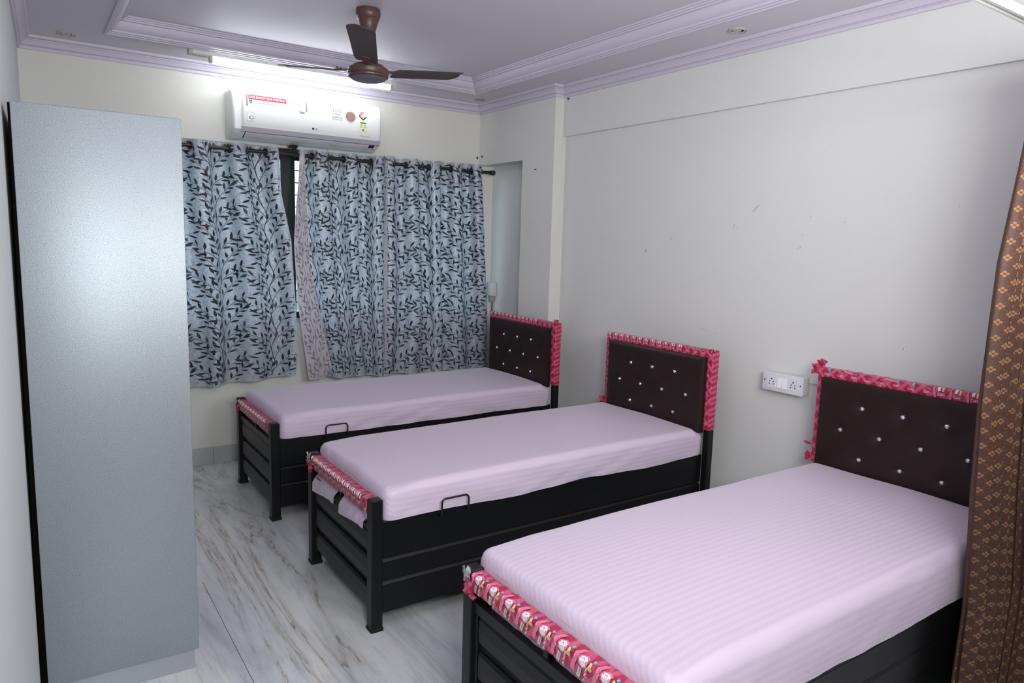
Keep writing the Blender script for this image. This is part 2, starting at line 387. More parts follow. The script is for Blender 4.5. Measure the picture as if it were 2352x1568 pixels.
class Print:
    """flat print laid on a surface S(s,t)->point (a little proud of it); polygons in s,t"""
    def __init__(s): s.v = []; s.f = []; s.mi = []; s.l = []; s.lift = 0.0
    def pad(s): s.l += [s.lift] * (len(s.v) - len(s.l))
    def ribbon(s, path, w, mi=0):
        o = len(s.v); n = len(path)
        for i, (x, y) in enumerate(path):
            x0, y0 = path[max(i - 1, 0)]; x1, y1 = path[min(i + 1, n - 1)]
            dx, dy = x1 - x0, y1 - y0; L = math.hypot(dx, dy) or 1
            ww = w(i / (n - 1)) if callable(w) else w
            nx, ny = -dy / L * ww / 2, dx / L * ww / 2
            s.v += [(x + nx, y + ny), (x - nx, y - ny)]
        for i in range(n - 1): a = o + 2 * i; s.f.append((a, a + 1, a + 3, a + 2)); s.mi.append(mi)
    def leaf(s, x, y, ang, L, w, mi=0, k=5):
        path = [(x + math.cos(ang) * L * i / k, y + math.sin(ang) * L * i / k) for i in range(k + 1)]
        s.ribbon(path, lambda t: w * (0.10 + 1.02 * math.sin(PI * min(1, t * 0.97 + 0.0)) ** 0.8 * (1.15 - 0.4 * t)), mi)
    def poly(s, pts, mi=0, rings=1):
        cx = sum(p[0] for p in pts) / len(pts); cy = sum(p[1] for p in pts) / len(pts); n = len(pts)
        if rings > 1:      # finer outline and rings, for print that bends over an edge
            pts = [(p[0] + (q[0] - p[0]) * j / 3, p[1] + (q[1] - p[1]) * j / 3) for p, q in zip(pts, pts[1:] + pts[:1]) for j in range(3)]; n = len(pts)
        o = len(s.v); s.v.append((cx, cy))
        for k_ in range(1, rings + 1): s.v += [(cx + (p[0] - cx) * k_ / rings, cy + (p[1] - cy) * k_ / rings) for p in pts]
        for i in range(n): s.f.append((o, o + 1 + i, o + 1 + (i + 1) % n)); s.mi.append(mi)
        for k_ in range(rings - 1):
            a = o + 1 + k_ * n
            for i in range(n): s.f.append((a + i, a + n + i, a + n + (i + 1) % n, a + (i + 1) % n)); s.mi.append(mi)
    def build(s, name, S, mats, parent, both=False, kind='stuff', clip=None):
        s.pad()
        mb = MB(); mb.v = [tuple(S(x, y, l)) if l else tuple(S(x, y)) for (x, y), l in zip(s.v, s.l)]
        for f, m in zip(s.f, s.mi):
            if clip and not all(clip(*s.v[i]) for i in f): continue
            mb.f.append(f); mb.mi.append(m)
        return mb.build(name, mats, parent, kind=kind)

def letters(P, word, x, y, h, ang, w, mi, gap=0.75):
    G = {'C': [[(.9, .8), (.6, 1), (.3, 1), (0, .7), (0, .3), (.3, 0), (.6, 0), (.9, .2)]], 'A': [[(0, 0), (.45, 1), (.9, 0)], [(.2, .35), (.7, .35)]],
         'K': [[(0, 0), (0, 1)], [(.8, 1), (.05, .45)], [(.2, .55), (.85, 0)]], 'E': [[(.8, 1), (0, 1), (0, 0), (.8, 0)], [(0, .5), (.65, .5)]]}
    ca, sa = math.cos(ang), math.sin(ang)
    for i, ch in enumerate(word):
        for st in G[ch]:
            P.ribbon([(x + ca * (px * h * .7 + i * h * gap) - sa * py * h, y + sa * (px * h * .7 + i * h * gap) + ca * py * h) for px, py in st], w, mi)

def text_verts(s, size, res=2, spacing=1.0):
    cu = bpy.data.curves.new('lettering', 'FONT'); cu.body = s; cu.size = size; cu.resolution_u = res; cu.space_character = spacing
    ob = bpy.data.objects.new('lettering_tmp', cu); COL.objects.link(ob)
    dg = bpy.context.evaluated_depsgraph_get(); me = bpy.data.meshes.new_from_object(ob.evaluated_get(dg))
    vs = [v.co[:2] for v in me.vertices]; fs = [tuple(p.vertices) for p in me.polygons]
    bpy.data.objects.remove(ob); bpy.data.meshes.remove(me); bpy.data.curves.remove(cu)
    return vs, fs

def nz(x, y, z, sc=1.0): return noise.noise(Vector((x * sc, y * sc, z * sc)))

# ------------------------------------------------------------------ room shell
YB = 5.045            # back (window) wall
XP, XBEAM, XR = 3.092, 3.167, 3.192   # pilaster face, beam face, wall face
YR = -3.2
def xl(y): return -0.0985 + 0.0258 * y      # left wall runs slightly out of square
ZL, ZH = 2.6425, 2.728
PY0 = 4.05            # pilaster near edge
RY0, RX, RZ = 4.43, 3.226, 2.172            # window-side recess in the pilaster
WX0, WX1, WZ0, WZ1 = 0.42, 3.10, 0.985, 2.165

# floor: marble slabs in a grout bed
fl = MB().box((-0.4, YR - 0.1, -0.06), (3.5, YB + 0.3, -0.004))
floor = struct('floor', fl, M['grout'])
rows = [(YR - 0.05, -1.75, [-0.3, .59, 2.05, 3.4]), (-1.75, -0.3, [-0.3, 1.2, 2.7, 3.4]), (-0.3, 1.5, [-0.3, 0.59, 2.05, 3.4]), (1.5, 3.29, [-0.3, 0.59, 2.05, 3.4]), (3.29, 5.08, [-0.3, 1.75, 3.4])]
for y0, y1, xs in rows:
    for a, b in zip(xs[:-1], xs[1:]):
        MB().box((a + 0.0011, y0 + 0.0022, -0.02), (b - 0.0011, y1 - 0.0022, 0.0)).build('marble_slab', M['marble'], floor)

# walls
w = MB()
w.box((-0.35, YB, 0), (WX0, YB + 0.2, 2.80)); w.box((WX1, YB, 0), (3.5, YB + 0.2, 2.80))
w.box((WX0, YB, 0), (WX1, YB + 0.2, WZ0)); w.box((WX0, YB, WZ1), (WX1, YB + 0.2, 2.80))
wall_back = struct('wall_back', w, M['wall'])
w = MB(); w.add([(xl(YR - .1), YR - .1, 0), (xl(YB + .1), YB + .1, 0), (xl(YB + .1), YB + .1, 2.8), (xl(YR - .1), YR - .1, 2.8),
                 (-.4, YR - .1, 0), (-.4, YB + .1, 0), (-.4, YB + .1, 2.8), (-.4, YR - .1, 2.8)],
                [(0, 1, 2, 3), (7, 6, 5, 4), (0, 3, 7, 4), (1, 5, 6, 2), (3, 2, 6, 7), (0, 4, 5, 1)])
struct('wall_left', w, M['wall_left'])
w = MB()
w.box((XR, YR - .1, 0), (3.5, PY0, 2.31))
w.box((XBEAM, YR - .1, 2.31), (3.5, PY0, 2.80))
w.box((XP, PY0, 0), (3.5, RY0, 2.80), mi=1); w.box((RX, RY0, 0), (3.5, YB, 2.80)); w.box((XP, RY0, RZ), (RX, YB, 2.80), mi=1)
wall_right = struct('wall_right', w, [M['wall_right'], M['pilaster']])
struct('wall_rear', MB().box((-.4, YR - .2, 0), (3.5, YR, 2.80)), M['wall'])

# ceiling: dropped border, raised tray
TX0, TX1, TY0, TY1 = 0.428, 2.822, -2.6, 4.662
c = MB()
c.box((-.4, YR - .2, ZL), (TX0 + .02, YB + .2, 2.80)); c.box((TX1 - .02, YR - .2, ZL), (3.5, YB + .2, 2.80))
c.box((TX0 + .02, YR - .2, ZL), (TX1 - .02, TY0 + .02, 2.80)); c.box((TX0 + .02, TY1 - .02, ZL), (TX1 - .02, YB + .2, 2.80))
c.box((TX0, TY0, ZH), (TX1, TY1, 2.82))
struct('ceiling', c, M['ceiling'])

def sweep(prof, path, closed):
    """profile (inward distance, z) swept along a plan path; the room lies to the left of the path"""
    n = len(path); mb = MB(); rings = []
    for i, p in enumerate(path):
        p = Vector(p)
        d0 = (p - Vector(path[i - 1])).normalized() if (closed or i > 0) else None
        d1 = (Vector(path[(i + 1) % n]) - p).normalized() if (closed or i < n - 1) else None
        if d0 is None: d0 = d1
        if d1 is None: d1 = d0
        n0 = Vector((-d0.y, d0.x)); n1 = Vector((-d1.y, d1.x)); b = (n0 + n1); b = b / max(0.2, b.dot(n0)) 
        rings.append([(p.x + b.x * d, p.y + b.y * d, z) for d, z in prof])
    m = len(prof)
    for r in rings: mb.v += r
    for i in range(n if closed else n - 1):
        for j in range(m - 1):
            a = i * m + j; b_ = ((i + 1) % n) * m + j; mb.f.append((a, b_, b_ + 1, a + 1)); mb.mi.append(0)
    return mb
cprof = [(-.01, 2.570), (.010, 2.570), (.013, 2.575), (.013, 2.584), (.009, 2.588), (.009, 2.590), (.020, 2.593), (.026, 2.601), (.033, 2.611), (.042, 2.617), (.048, 2.619),
         (.048, 2.623), (.045, 2.625), (.055, 2.627), (.060, 2.632), (.061, ZL + .002)]
path = [(XBEAM, YR), (XBEAM, PY0), (XP, PY0), (XP, YB), (xl(YB), YB), (xl(YR), YR)]
struct('trim_1', sweep(cprof, path, False), M['moulding'], smooth=True, angle=25)
tprof = [(0, ZL + .002), (0, 2.636), (.003, 2.633), (.010, 2.633), (.013, 2.637), (.013, 2.641), (.016, 2.639), (.023, 2.640), (.026, 2.644), (.026, 2.648), (.029, 2.646),
         (.036, 2.648), (.038, 2.653), (.038, 2.657), (.046, 2.661), (.056, 2.669), (.064, 2.680), (.069, 2.694), (.070, 2.702), (.075, 2.702), (.083, 2.703), (.085, 2.708),
         (.085, 2.711), (.093, 2.711), (.096, 2.716), (.096, 2.719), (.104, 2.720), (.106, 2.724), (.106, ZH + .002)]
struct('trim_2', sweep(tprof, [(TX0, TY0), (TX1, TY0), (TX1, TY1), (TX0, TY1)], True), M['moulding'], smooth=True, angle=25)
# skirting
b = MB()
for a0, a1 in ((-.02, 1.0), (1.0, 2.2), (2.2, RX - .001)): b.box((a0 + .0006, YB - .010, 0), (a1 - .0006, YB, .119), .0015)
struct('baseboard_back', b, M['skirting'])
b = MB()
for a0, a1 in ((YR, -1.3), (-1.3, 0.4), (0.4, 1.9), (1.9, 3.3), (3.3, PY0)): b.box((XR - .010, a0 + .0006, 0), (XR, a1 - .0006, .119), .0015)
struct('baseboard_right', b, M['skirting'])

# marks and holes on the walls
def blot(x, y0, z0, pts, mat, name='scuff_mark', parent=wall_right):
    MB().add([(x, y0 + a, z0 + b_) for a, b_ in pts], [tuple(range(len(pts)))]).build(name, mat, parent)
def smear(y0, z0, y1, z1, w_, mat):
    dy, dz = y1 - y0, z1 - z0; L = math.hypot(dy, dz); ny, nz_ = -dz / L * w_ / 2, dy / L * w_ / 2
    blot(XR - .0004, 0, 0, [(y0, z0), (y0 + dy * .4 + ny, z0 + dz * .4 + nz_), (y1, z1), (y0 + dy * .6 - ny, z0 + dz * .6 - nz_)], mat)
smear(2.445, 1.758, 2.390, 1.803, .012, M['scuff_lt'])
for y, z, dy, dz, w_ in ((2.54, 1.705, .02, -.03, .006), (2.525, 1.69, .008, -.015, .005), (2.132, 1.575, .012, .02, .006), (2.145, 1.585, .01, -.012, .005), (2.13, 1.655, .004, -.02, .003),
                         (3.588, 1.60, .006, .018, .007), (3.008, 1.607, -.012, .02, .008), (2.088, 1.733, .012, .002, .004), (1.911, 1.703, .01, .006, .005), (1.42, 1.766, .008, .006, .004),
                         (1.59, 1.135, -.006, .03, .004), (1.58, 1.16, -.012, .008, .004), (2.765, 1.113, -.10, -.012, .003), (2.66, 1.098, -.07, -.008, .002)):
    smear(y, z, y + dy, z + dz, w_, M['scuff'])
MB().lathe([(.0, 0), (.0035, 0)], (XR - .0005, 3.206, 1.539), 8, axis='x').build('scuff_mark', M['scuff'], wall_right)
for y, z, r in ((5.0, 2.243, .012),):
    MB().lathe([(0, 0), (r * .8, .001), (r, .004)], (XP - .002, y, z), 12, axis='x').build('drill_hole', M['peel'], wall_right)
MB().lathe([(0, 0), (.009, .001), (.011, .004)], (3.074, YB - .002, 2.235), 12, axis='y').build('drill_hole', M['peel'], wall_back)
MB().lathe([(.003, -.014), (.003, 0)], (XP, 4.255, 2.093), 8, axis='x').build('wall_nail', M['dark'], wall_right)
P_ = [(1.47, 2.165), (1.50, 2.178), (1.515, 2.193), (1.535, 2.188), (1.56, 2.176), (1.575, 2.166), (1.53, 2.170)]
MB().add([(a, YB - .0006, b_ + .012) for a, b_ in P_], [tuple(range(len(P_)))]).build('rust_stain', M['rust'], wall_back)
# peeling blot below the jog in the cornice
blot(XBEAM - .0005, 3.99, 2.553, [(0, .014), (.014, .010), (.03, .016), (.026, .004), (.016, -.006), (.012, .004), (.004, .002)], M['peel'], 'scuff_mark')

# ------------------------------------------------------------------ window behind the curtains
win = bpy.data.objects.new('window_1', None); COL.objects.link(win); win['kind'] = 'structure'; win.location = (0, 0, 0)
FY0, FY1 = YB + .03, YB + .075
fm = MB()
fm.box((WX0, FY0, WZ0), (WX1, FY1, WZ0 + .045)); fm.box((WX0, FY0, WZ1 - .075), (WX1, FY1, WZ1))
fm.box((WX0, FY0, WZ0), (WX0 + .05, FY1, WZ1)); fm.box((WX1 - .05, FY0, WZ0), (WX1, FY1, WZ1))
fm.build('window_frame', M['black_gloss'], win)
mulls = [(1.497, 1.597), (2.27, 2.35)]
for a, b_ in mulls: MB().box((a, FY0 - .012, WZ0 + .045), (b_, FY1, WZ1 - .045), .003).build('mullion', M['black_gloss'], win)
for a, b_ in ((WX0 + .05, 1.497), (1.597, 2.27), (2.35, WX1 - .05)):
    MB().box((a, FY0 + .02, WZ0 + .045), (b_, FY0 + .025, WZ1 - .045)).build('pane', M['glass'], win)
z = WZ0 + .10
while z < WZ1 - .05:
    MB().box((WX0 + .001, YB + .12, z), (WX1 - .001, YB + .128, z + .008)).build('grille_bar', M['dark'], win); z += .0855
MB().box((WX0 - .02, YB - .006, WZ0 - .03), (WX1, FY0, WZ0), .003).build('window_sill', M['skirting'], win)

struct('ground', MB().box((-30, 7, -3.2), (34, 60, -3.0)), plain('outside_ground', srgb(84, 86, 82), 0.9))

# ------------------------------------------------------------------ steel almirah (cabinet) against the left wall
ang = -math.atan(0.0258)
cab = thing('steel_cabinet', 'tall silver-grey hammered steel almirah standing against the left wall', 'cabinet', (-0.011, 2.606, 0), ang)
CW, CD = 0.459, 0.90
MB().box((0, .012, .080), (CW - .022, CD, 1.936), .002).build('body', M['cabinet'], cab, smooth=True, angle=30)
MB().box((0, 0, .080), (CW, .0118, 1.936), .003, 2).build('side_panel', M['cabinet'], cab, smooth=True, angle=30)
MB().box((.002, .016, 0), (CW - .014, CD - .016, .080)).build('plinth', M['cab_base'], cab)
MB().add([(-.018, .006, .001), (-.0002, .006, .001), (-.0002, CD - .004, .001), (-.018, CD - .004, .001), (-.006, .006, 1.932), (-.0002, .006, 1.932), (-.0002, CD - .004, 1.932), (-.006, CD - .004, 1.932)],
         [(0, 3, 2, 1), (4, 5, 6, 7), (0, 1, 5, 4), (1, 2, 6, 5), (2, 3, 7, 6), (3, 0, 4, 7)]).build('gap_shade', plain('gap_shade_black', (0.002, 0.002, 0.0022, 1), 0.8, 0, 0.05), cab, label='black sheet standing in for the shade between cabinet and wall')  # tapered black sheet stands in for the shade in the wall gap
for k_ in range(2):
    d = MB().box((CW - .0215, .014 + k_ * .443, .10), (CW - .003, .454 + k_ * .443, 1.915), .003).build('door', M['cabinet'], cab)
    MB().tube([(CW - .003, .41 + k_ * .09, 1.0), (CW + .022, .41 + k_ * .09, 1.01), (CW + .022, .41 + k_ * .09, 1.11), (CW - .003, .41 + k_ * .09, 1.12)], .006).build('door_handle', M['steel'], d)

# ------------------------------------------------------------------ beds
W2 = 0.381                     # half width
POST = 0.049
BTN = [(.172, .1135), (-.002, .1150), (-.174, .1160), (.262, 0), (.086, 0), (-.085, 0), (-.262, .002), (.165, -.1130), (-.012, -.1130), (-.178, -.1120)]
HX = 1.863                     # leather face

def rounded(w_, h_, r, seg=3):
    """perimeter of a rounded rectangle centred on 0: list of (a,b)"""
    out = []
    for cx, cy, a0 in ((w_ / 2 - r, h_ / 2 - r, 0), (-w_ / 2 + r, h_ / 2 - r, PI / 2), (-w_ / 2 + r, -h_ / 2 + r, PI), (w_ / 2 - r, -h_ / 2 + r, 1.5 * PI)):
        for i in range(seg + 1):
            a = a0 + PI / 2 * i / seg; out.append((cx + r * math.cos(a), cy + r * math.sin(a)))
    return out

def wrap_bar(mb, p0, p1, ua, va, w_, h_, seed, step=.008, amp=.0011):
    """crumpled wrapping around a bar from p0 to p1, cross axes ua/va"""
    p0, p1, ua, va = map(Vector, (p0, p1, ua, va)); L = (p1 - p0).length; n = max(2, int(L / step)); pr = rounded(w_, h_, .007); m = len(pr)
    o = len(mb.v)
    for i in range(n + 1):
        c_ = p0.lerp(p1, i / n)
        # overlapping turns of the strip: small steps every few centimetres
        turn = ((i / n * L + .02 * math.sin(seed)) / .06) % 1.0
        for a, b_ in pr:
            e = 1 + (amp * (1.2 * nz(i * .35, a * 60, b_ * 60 + seed) + .9 * nz(i * 1.1, a * 120, seed + b_ * 120)) + .0022 * turn) / max(w_, h_) * 2
            mb.v.append(tuple(c_ + ua * (a * e) + va * (b_ * e)))
    for i in range(n):
        for j in range(m):
            a = o + i * m + j; b_ = o + i * m + (j + 1) % m; mb.f.append((a, b_, b_ + m, a + m)); mb.mi.append(0)
    mb.f += [tuple(o + j for j in range(m))[::-1], tuple(o + n * m + j for j in range(m))]; mb.mi += [0, 0]

WM = ['wr_pale', 'wr_hot', 'wr_white', 'wr_cream', 'wr_blue', 'wr_ink', 'wr_barcode', 'wr_yellow', 'wr_line']
def wrapper_unit(P, s0, t0, sc, rot, kind, seed):
    """one repeat of the sweet-wrapper print: hexagon window, barcode, lettering, cake, blue badge"""
    P.pad(); P.lift = .0002; first = len(P.v); ca, sa = math.cos(rot), math.sin(rot)
    T = lambda pts: [(s0 + sc * (ca * x - sa * y), t0 + sc * (sa * x + ca * y)) for x, y in pts]
    R = random.Random(seed)
    if kind == 'hex':
        P.pad(); P.lift += .00025
        P.poly(T([(-.9, .75), (-.62, .95), (-.5, -.9), (-.85, -.9)]), 0, 4)
        P.pad(); P.lift += .00025
        P.poly(T([(-.45, .35), (-.15, .72), (.30, .62), (.38, .12), (.05, -.18), (-.35, -.05)]), 0, 4)
        P.pad(); P.lift += .00025
        P.poly(T([(-.32, .34), (-.08, .58), (.24, .48), (.26, .14), (.02, -.06), (-.26, .04)]), 2, 4)
        P.pad(); P.lift += .00025
        P.poly(T([(-.22, -.22), (.08, -.22), (.08, -.86), (-.22, -.86)]), 6, 4)
        P.pad(); P.lift += .00025
        for i in range(5): P.poly(T([(-.12, -.33 - i * .09), (.02, -.33 - i * .09), (.02, -.36 - i * .09), (-.12, -.36 - i * .09)]), 5, 4)
        P.pad(); P.lift += .00025
        P.poly(T([(.42, .92), (.80, .84), (.76, .60), (.55, .66)]), 4, 4)
        P.pad(); P.lift += .00025
        P.poly(T([(.55, .84), (.66, .82), (.65, .70), (.57, .72)]), 7, 4)
        P.pad(); P.lift += .00025
        P.poly(T([(.40, .18), (.80, .22), (.84, .44), (.66, .56), (.52, .50)]), 3, 4)
        P.pad(); P.lift += .00025
        for q in ((.55, .27), (.70, .32), (.66, .46), (.77, .42)): P.poly(T([(q[0] - .03, q[1]), (q[0], q[1] + .04), (q[0] + .03, q[1]), (q[0], q[1] - .04)]), 5, 4)
        P.pad(); P.lift += .00025
        for i, ch in enumerate('EKAC'):
            px, py = T([(.40, -.08 - i * .32)])[0]
            letters(P, ch, px, py, .25 * sc, rot, .045 * sc, 2)
    elif kind == 'plaid':
        P.pad(); P.lift += .00025
        P.ribbon(T([(-1, .5), (1, .1)]), .13 * sc, 0); P.ribbon(T([(-.5, 1), (-.1, -1)]), .14 * sc, 0)
        P.pad(); P.lift += .00025
        px, py = T([(.1, -.45)])[0]; letters(P, 'CAKE', px, py, .30 * sc, rot, .05 * sc, 8)
        if R.random() < .4: P.poly(T([(.5, .7), (.9, .7), (.9, .2), (.5, .2)]), 4, 4); P.poly(T([(.62, .6), (.78, .6), (.78, .3), (.62, .3)]), 7, 4)
        if R.random() < .3: P.poly(T([(.3, -.5), (.5, -.5), (.45, -.75), (.3, -.75)]), 7, 4)
    else:  # dense stripes
        P.pad(); P.lift += .00025
        P.poly(T([(-.8, .9), (-.5, .9), (-.35, -.9), (-.65, -.9)]), 0, 4)
        P.pad(); P.lift += .00025
        P.poly(T([(-.2, .8), (.15, .75), (.2, .1), (-.12, .1)]), 2, 4)
        P.pad(); P.lift += .00025
        P.poly(T([(.35, .5), (.6, .5), (.62, .0), (.38, .0)]), 6 if R.random() < .5 else 3)
        P.pad(); P.lift += .00025
        px, py = T([(-.2, -.55)])[0]; letters(P, 'CAKE', px, py, .34 * sc, rot, .06 * sc, 8)
        if R.random() < .5: P.poly(T([(.65, .9), (.95, .9), (.95, .55), (.65, .55)]), 4, 4)
    P.pad()
    P.v[first:] = [(a, 2 * t0 - b_) for a, b_ in P.v[first:]]

def crumple(mb, c, size, seed, n=5, ax=(1, 1, 1)):
    """a small crumpled twist of film"""
    R = random.Random(seed); o = len(mb.v)
    for j in range(n + 1):
        for i in range(n + 1):
            u, v_ = i / n - .5, j / n - .5
            mb.v.append((c[0] + size * ax[0] * (.5 * nz(u * 3, v_ * 3, seed) + .25 * R.uniform(-1, 1)), c[1] + size * ax[1] * (u + .15 * R.uniform(-1, 1)), c[2] + size * ax[2] * (v_ + .15 * R.uniform(-1, 1))))
    for j in range(n):
        for i in range(n): a = o + j * (n + 1) + i; mb.f.append((a, a + 1, a + n + 2, a + n + 1)); mb.mi.append(0)

def make_bed(idx, xf, yfar, dz, label, half_w=W2, mat_label='', pcfg=None):
    yc = yfar - W2
    bed = thing('single_bed', label, 'bed', (xf, yc, 0), 0, 'black metal single beds in a row')
    bm_ = M['black_metal']
    # foot posts with chamfered caps and rubber feet
    for sgn in (1, -1):
        y0, y1 = (W2 - POST, W2) if sgn > 0 else (-W2, -W2 + POST)
        top = .551 + dz
        pm = MB().box((0, y0, .004), (POST, y1, top), .0035)
        p = pm.build('foot_post', bm_, bed)
        MB().box((-.003, y0 - .003, 0), (POST + .003, y1 + .003, .016), .003).build('foot_cap', M['dark'], p)
    # head posts
    for sgn in (1, -1):
        y0, y1 = (W2 - .004, W2 + .036) if sgn > 0 else (-W2 - .036, -W2 + .004)
        p = MB().box((HX + .050, y0, .004), (HX + .090, y1, .60 + dz), .003).build('head_post', bm_, bed)
        MB().box((HX + .047, y0 - .003, 0), (HX + .093, y1 + .003, .016), .003).build('foot_cap', M['dark'], p)
    yi = W2 - POST
    # foot board: frame bars, three boards with dark gaps, centre upright
    MB().box((.012, -yi, .412 + dz), (.042, yi, .448 + dz), .002).build('foot_rail', bm_, bed)
    for sgn in (1, -1):
        a, b_ = sorted((sgn * yi, sgn * (yi - .018))); MB().box((.014, a, .075 + dz), (.036, b_, .412 + dz), .002).build('foot_stile', bm_, bed)
    for z0, z1 in ((.314, .406), (.193, .291), (.077, .168)):
        yy = yi - .019; z0 += dz; z1 += dz; zc = (z0 + z1) / 2
        prof = [(.022, z0), (.030, z0), (.030, z1), (.022, z1), (.016, z1 - .010), (.0135, zc), (.016, z0 + .010)]
        mb = MB(); n = len(prof)
        sts = [(-yy, .75), (-yy + .008, 1.0), (yy - .008, 1.0), (yy, .75)]
        for y, s_ in sts: mb.v += [(x if x > .021 else .022 - (.022 - x) * (1 if s_ == 1.0 else .2), y, zc + (z_ - zc) * (1 if s_ == 1.0 else .84)) for x, z_ in prof]
        for i in range(3):
            for j in range(n): mb.f.append((i * n + j, i * n + (j + 1) % n, (i + 1) * n + (j + 1) % n, (i + 1) * n + j)); mb.mi.append(0)
        mb.f += [tuple(range(n))[::-1], tuple(range(3 * n, 4 * n))]; mb.mi += [0, 0]
        mb.build('foot_board', bm_, bed)
    MB().box((.030, -yi, .077 + dz), (.034, yi, .412 + dz)).build('foot_backing', M['dark'], bed)
    MB().box((.016, -.010, .448 + dz), (.036, .010, .492 + dz), .0015).build('foot_upright', bm_, bed)
    # side boards, each with a sloping top ledge
    for sgn in (1, -1):
        yo = sgn * (W2 - .004)
        for (z0, z1, led) in ((.307, .458, 0), (.211, .307, 1), (.075, .211, 1)):
            z0 += dz; z1 += dz
            inn = yo - sgn * .016; bk = yo - sgn * .024
            prof = [(yo, z0), (yo, z1 - (.018 if led else .003)), (inn if led else yo - sgn * .003, z1), (bk, z1), (bk, z0)]
            if sgn < 0: prof = prof[::-1]
            MB().prism(prof, 'x', POST + .001, HX + .049).build('side_board', bm_, bed)
        MB().prism([(yo - sgn * .0, .398 + dz), (yo + sgn * .0012, .3985 + dz), (yo + sgn * .0012, .4005 + dz), (yo, .401 + dz)][::sgn], 'x', POST + .001, HX + .049).build('side_seam', bm_, bed)
    # pull handle on the near side
    hy = -W2 - .004; pts = []
    xa, xb, zb_, zt = .300, .428, .452 + dz, .514 + dz; r = .018
    pts = [(xa, -W2 + .002, .438 + dz), (xa, -W2 - .018, .444 + dz), (xa, -W2 - .022, .455 + dz)] + [(xa + r - r * math.cos(t), -W2 - .023, zt - r + r * math.sin(t)) for t in [PI / 2 * i / 5 for i in range(6)]] + \
          [(xb - r + r * math.sin(t), -W2 - .023, zt - r + r * math.cos(t)) for t in [PI / 2 * i / 5 for i in range(6)]] + [(xb, -W2 - .022, .455 + dz), (xb, -W2 - .018, .444 + dz), (xb, -W2 + .002, .438 + dz)]
    if idx < 3: MB().tube(pts, .0042, 8).build('pull_handle', M['black_gloss'], bed, smooth=True)
    # mattress deck so nothing is hollow
    MB().box((POST + .001, -W2 + .03, .440 + dz), (HX + .048, W2 - .03, .456 + dz)).build('deck', M['dark'], bed)

    # wrapped top rail at the foot
    mb = MB(); wrap_bar(mb, (.021, -yi + .001, .517 + dz), (.021, yi - .001, .517 + dz), (1, 0, 0), (0, 0, 1), .046, .056, idx * 3.1)
    # bulging twist at the far end
    crumple(mb, (-.008, yi - .005, .50 + dz), .055, 11 + idx, 6, (.35, 1, 1.1))
    wrap = mb.build('plastic_wrap', M['wrap'], bed, smooth=True, angle=35)
    P = Print(); cfg = pcfg['foot']
    n = int(2 * yi / cfg[1])
    for i in range(n):
        wrapper_unit(P, -yi + (i + .55) * cfg[1], cfg[3], cfg[2], cfg[4], cfg[0], i + idx * 40)
    def Sfoot(s_, t_, l=0):      # t>0 down the front face, t<0 over the top
        e = l + .0042 + .0012 * nz(s_ * 40, t_ * 40, idx)
        if t_ >= 0: return (.021 - .023 - e, -s_, .517 + .028 - t_ + dz)
        return (.021 - .023 - t_, -s_, .517 + .028 + e + dz)
    P.build('wrapper_print', Sfoot, [M[q] for q in WM], wrap, clip=lambda s_, t_: abs(s_) < yi - .012 and -.040 < t_ < .052)
    mb = MB(); crumple(mb, (-.006, yi + .018, .535 + dz), .045, 5 + idx, 5, (.4, 1, 1.0))
    mb.build('film_end', M['foil'], wrap, label='torn silver film end of the wrapper')
    if idx == 2:
        mb = MB(); crumple(mb, (.002, -yi + .012, .492 + dz), .05, 25, 5, (.3, .5, 1.4)); mb.build('film_end', M['foil'], wrap, label='torn silver film end of the wrapper')

    # headboard: padded leatherette, crystal buttons, wrapped frame
    hw = .3745; z0, z1 = .583 + dz, .992 + dz; yo = pcfg['hoff']
    zc = pcfg['zb']
    nb = [(yo + a, zc + b_) for a, b_ in BTN]
    nu, nv = 78, 48
    def S(u, v_):
        y = yo - hw + 2 * hw * u; z_ = z0 + (z1 - z0) * v_
        ey = min(u, 1 - u) * 2 * hw; ez = (1 - v_) * (z1 - z0); ed = min(ey, ez)
        puff = .012 * (1 - math.exp(-ed / .012)) + .004 * min(1, ed / .08)
        d = 0
        for by, bz in nb:
            r2 = (y - by) ** 2 + (z_ - bz) ** 2
            if r2 < .02: d += .0160 * math.exp(-math.sqrt(r2) / .024)
        return (HX + .016 - puff + d, y, z_)
    mb = MB().grid(S, nu, nv)
    # sides and back
    o = len(mb.v); rim = [i for i in range(nu + 1)] + [(j + 1) * (nu + 1) + nu for j in range(nv)] + [nv * (nu + 1) + i for i in range(nu - 1, -1, -1)] + [j * (nu + 1) for j in range(nv - 1, 0, -1)]
    mb.v += [(HX + .040, mb.v[i][1], mb.v[i][2]) for i in rim]; m = len(rim)
    for i in range(m): mb.f.append((rim[i], o + i, o + (i + 1) % m, rim[(i + 1) % m])); mb.mi.append(0)
    mb.f.append(tuple(o + i for i in range(m))); mb.mi.append(0)
    head = mb.build('headboard', M['leather'], bed, smooth=True, angle=50, label='dark brown padded headboard with crystal buttons')
    bt = None
    for by, bz in nb:
        if bt is None:
            bb = MB().lathe([(.0085, .004), (.0108, .000), (.0108, -.0015), (.0078, -.0065), (.0040, -.0085), (0, -.009)], (0, 0, 0), 10, axis='x')
            bt = bb.build('button', M['crystal'], head); o_ = bt
        else:
            o_ = bt.copy(); COL.objects.link(o_); o_.parent = head
        o_.location = (HX + .0130, by, bz)
    fx, fw = HX + .068, .050
    FW = pcfg['fw']; wo = pcfg.get('woff', 0); ft = pcfg['ftop'] + dz
    mb = MB()
    wrap_bar(mb, (fx, wo - FW + .002, ft - .024), (fx, wo + FW - .002, ft - .024), (1, 0, 0), (0, 0, 1), fw, .048, idx + .3)
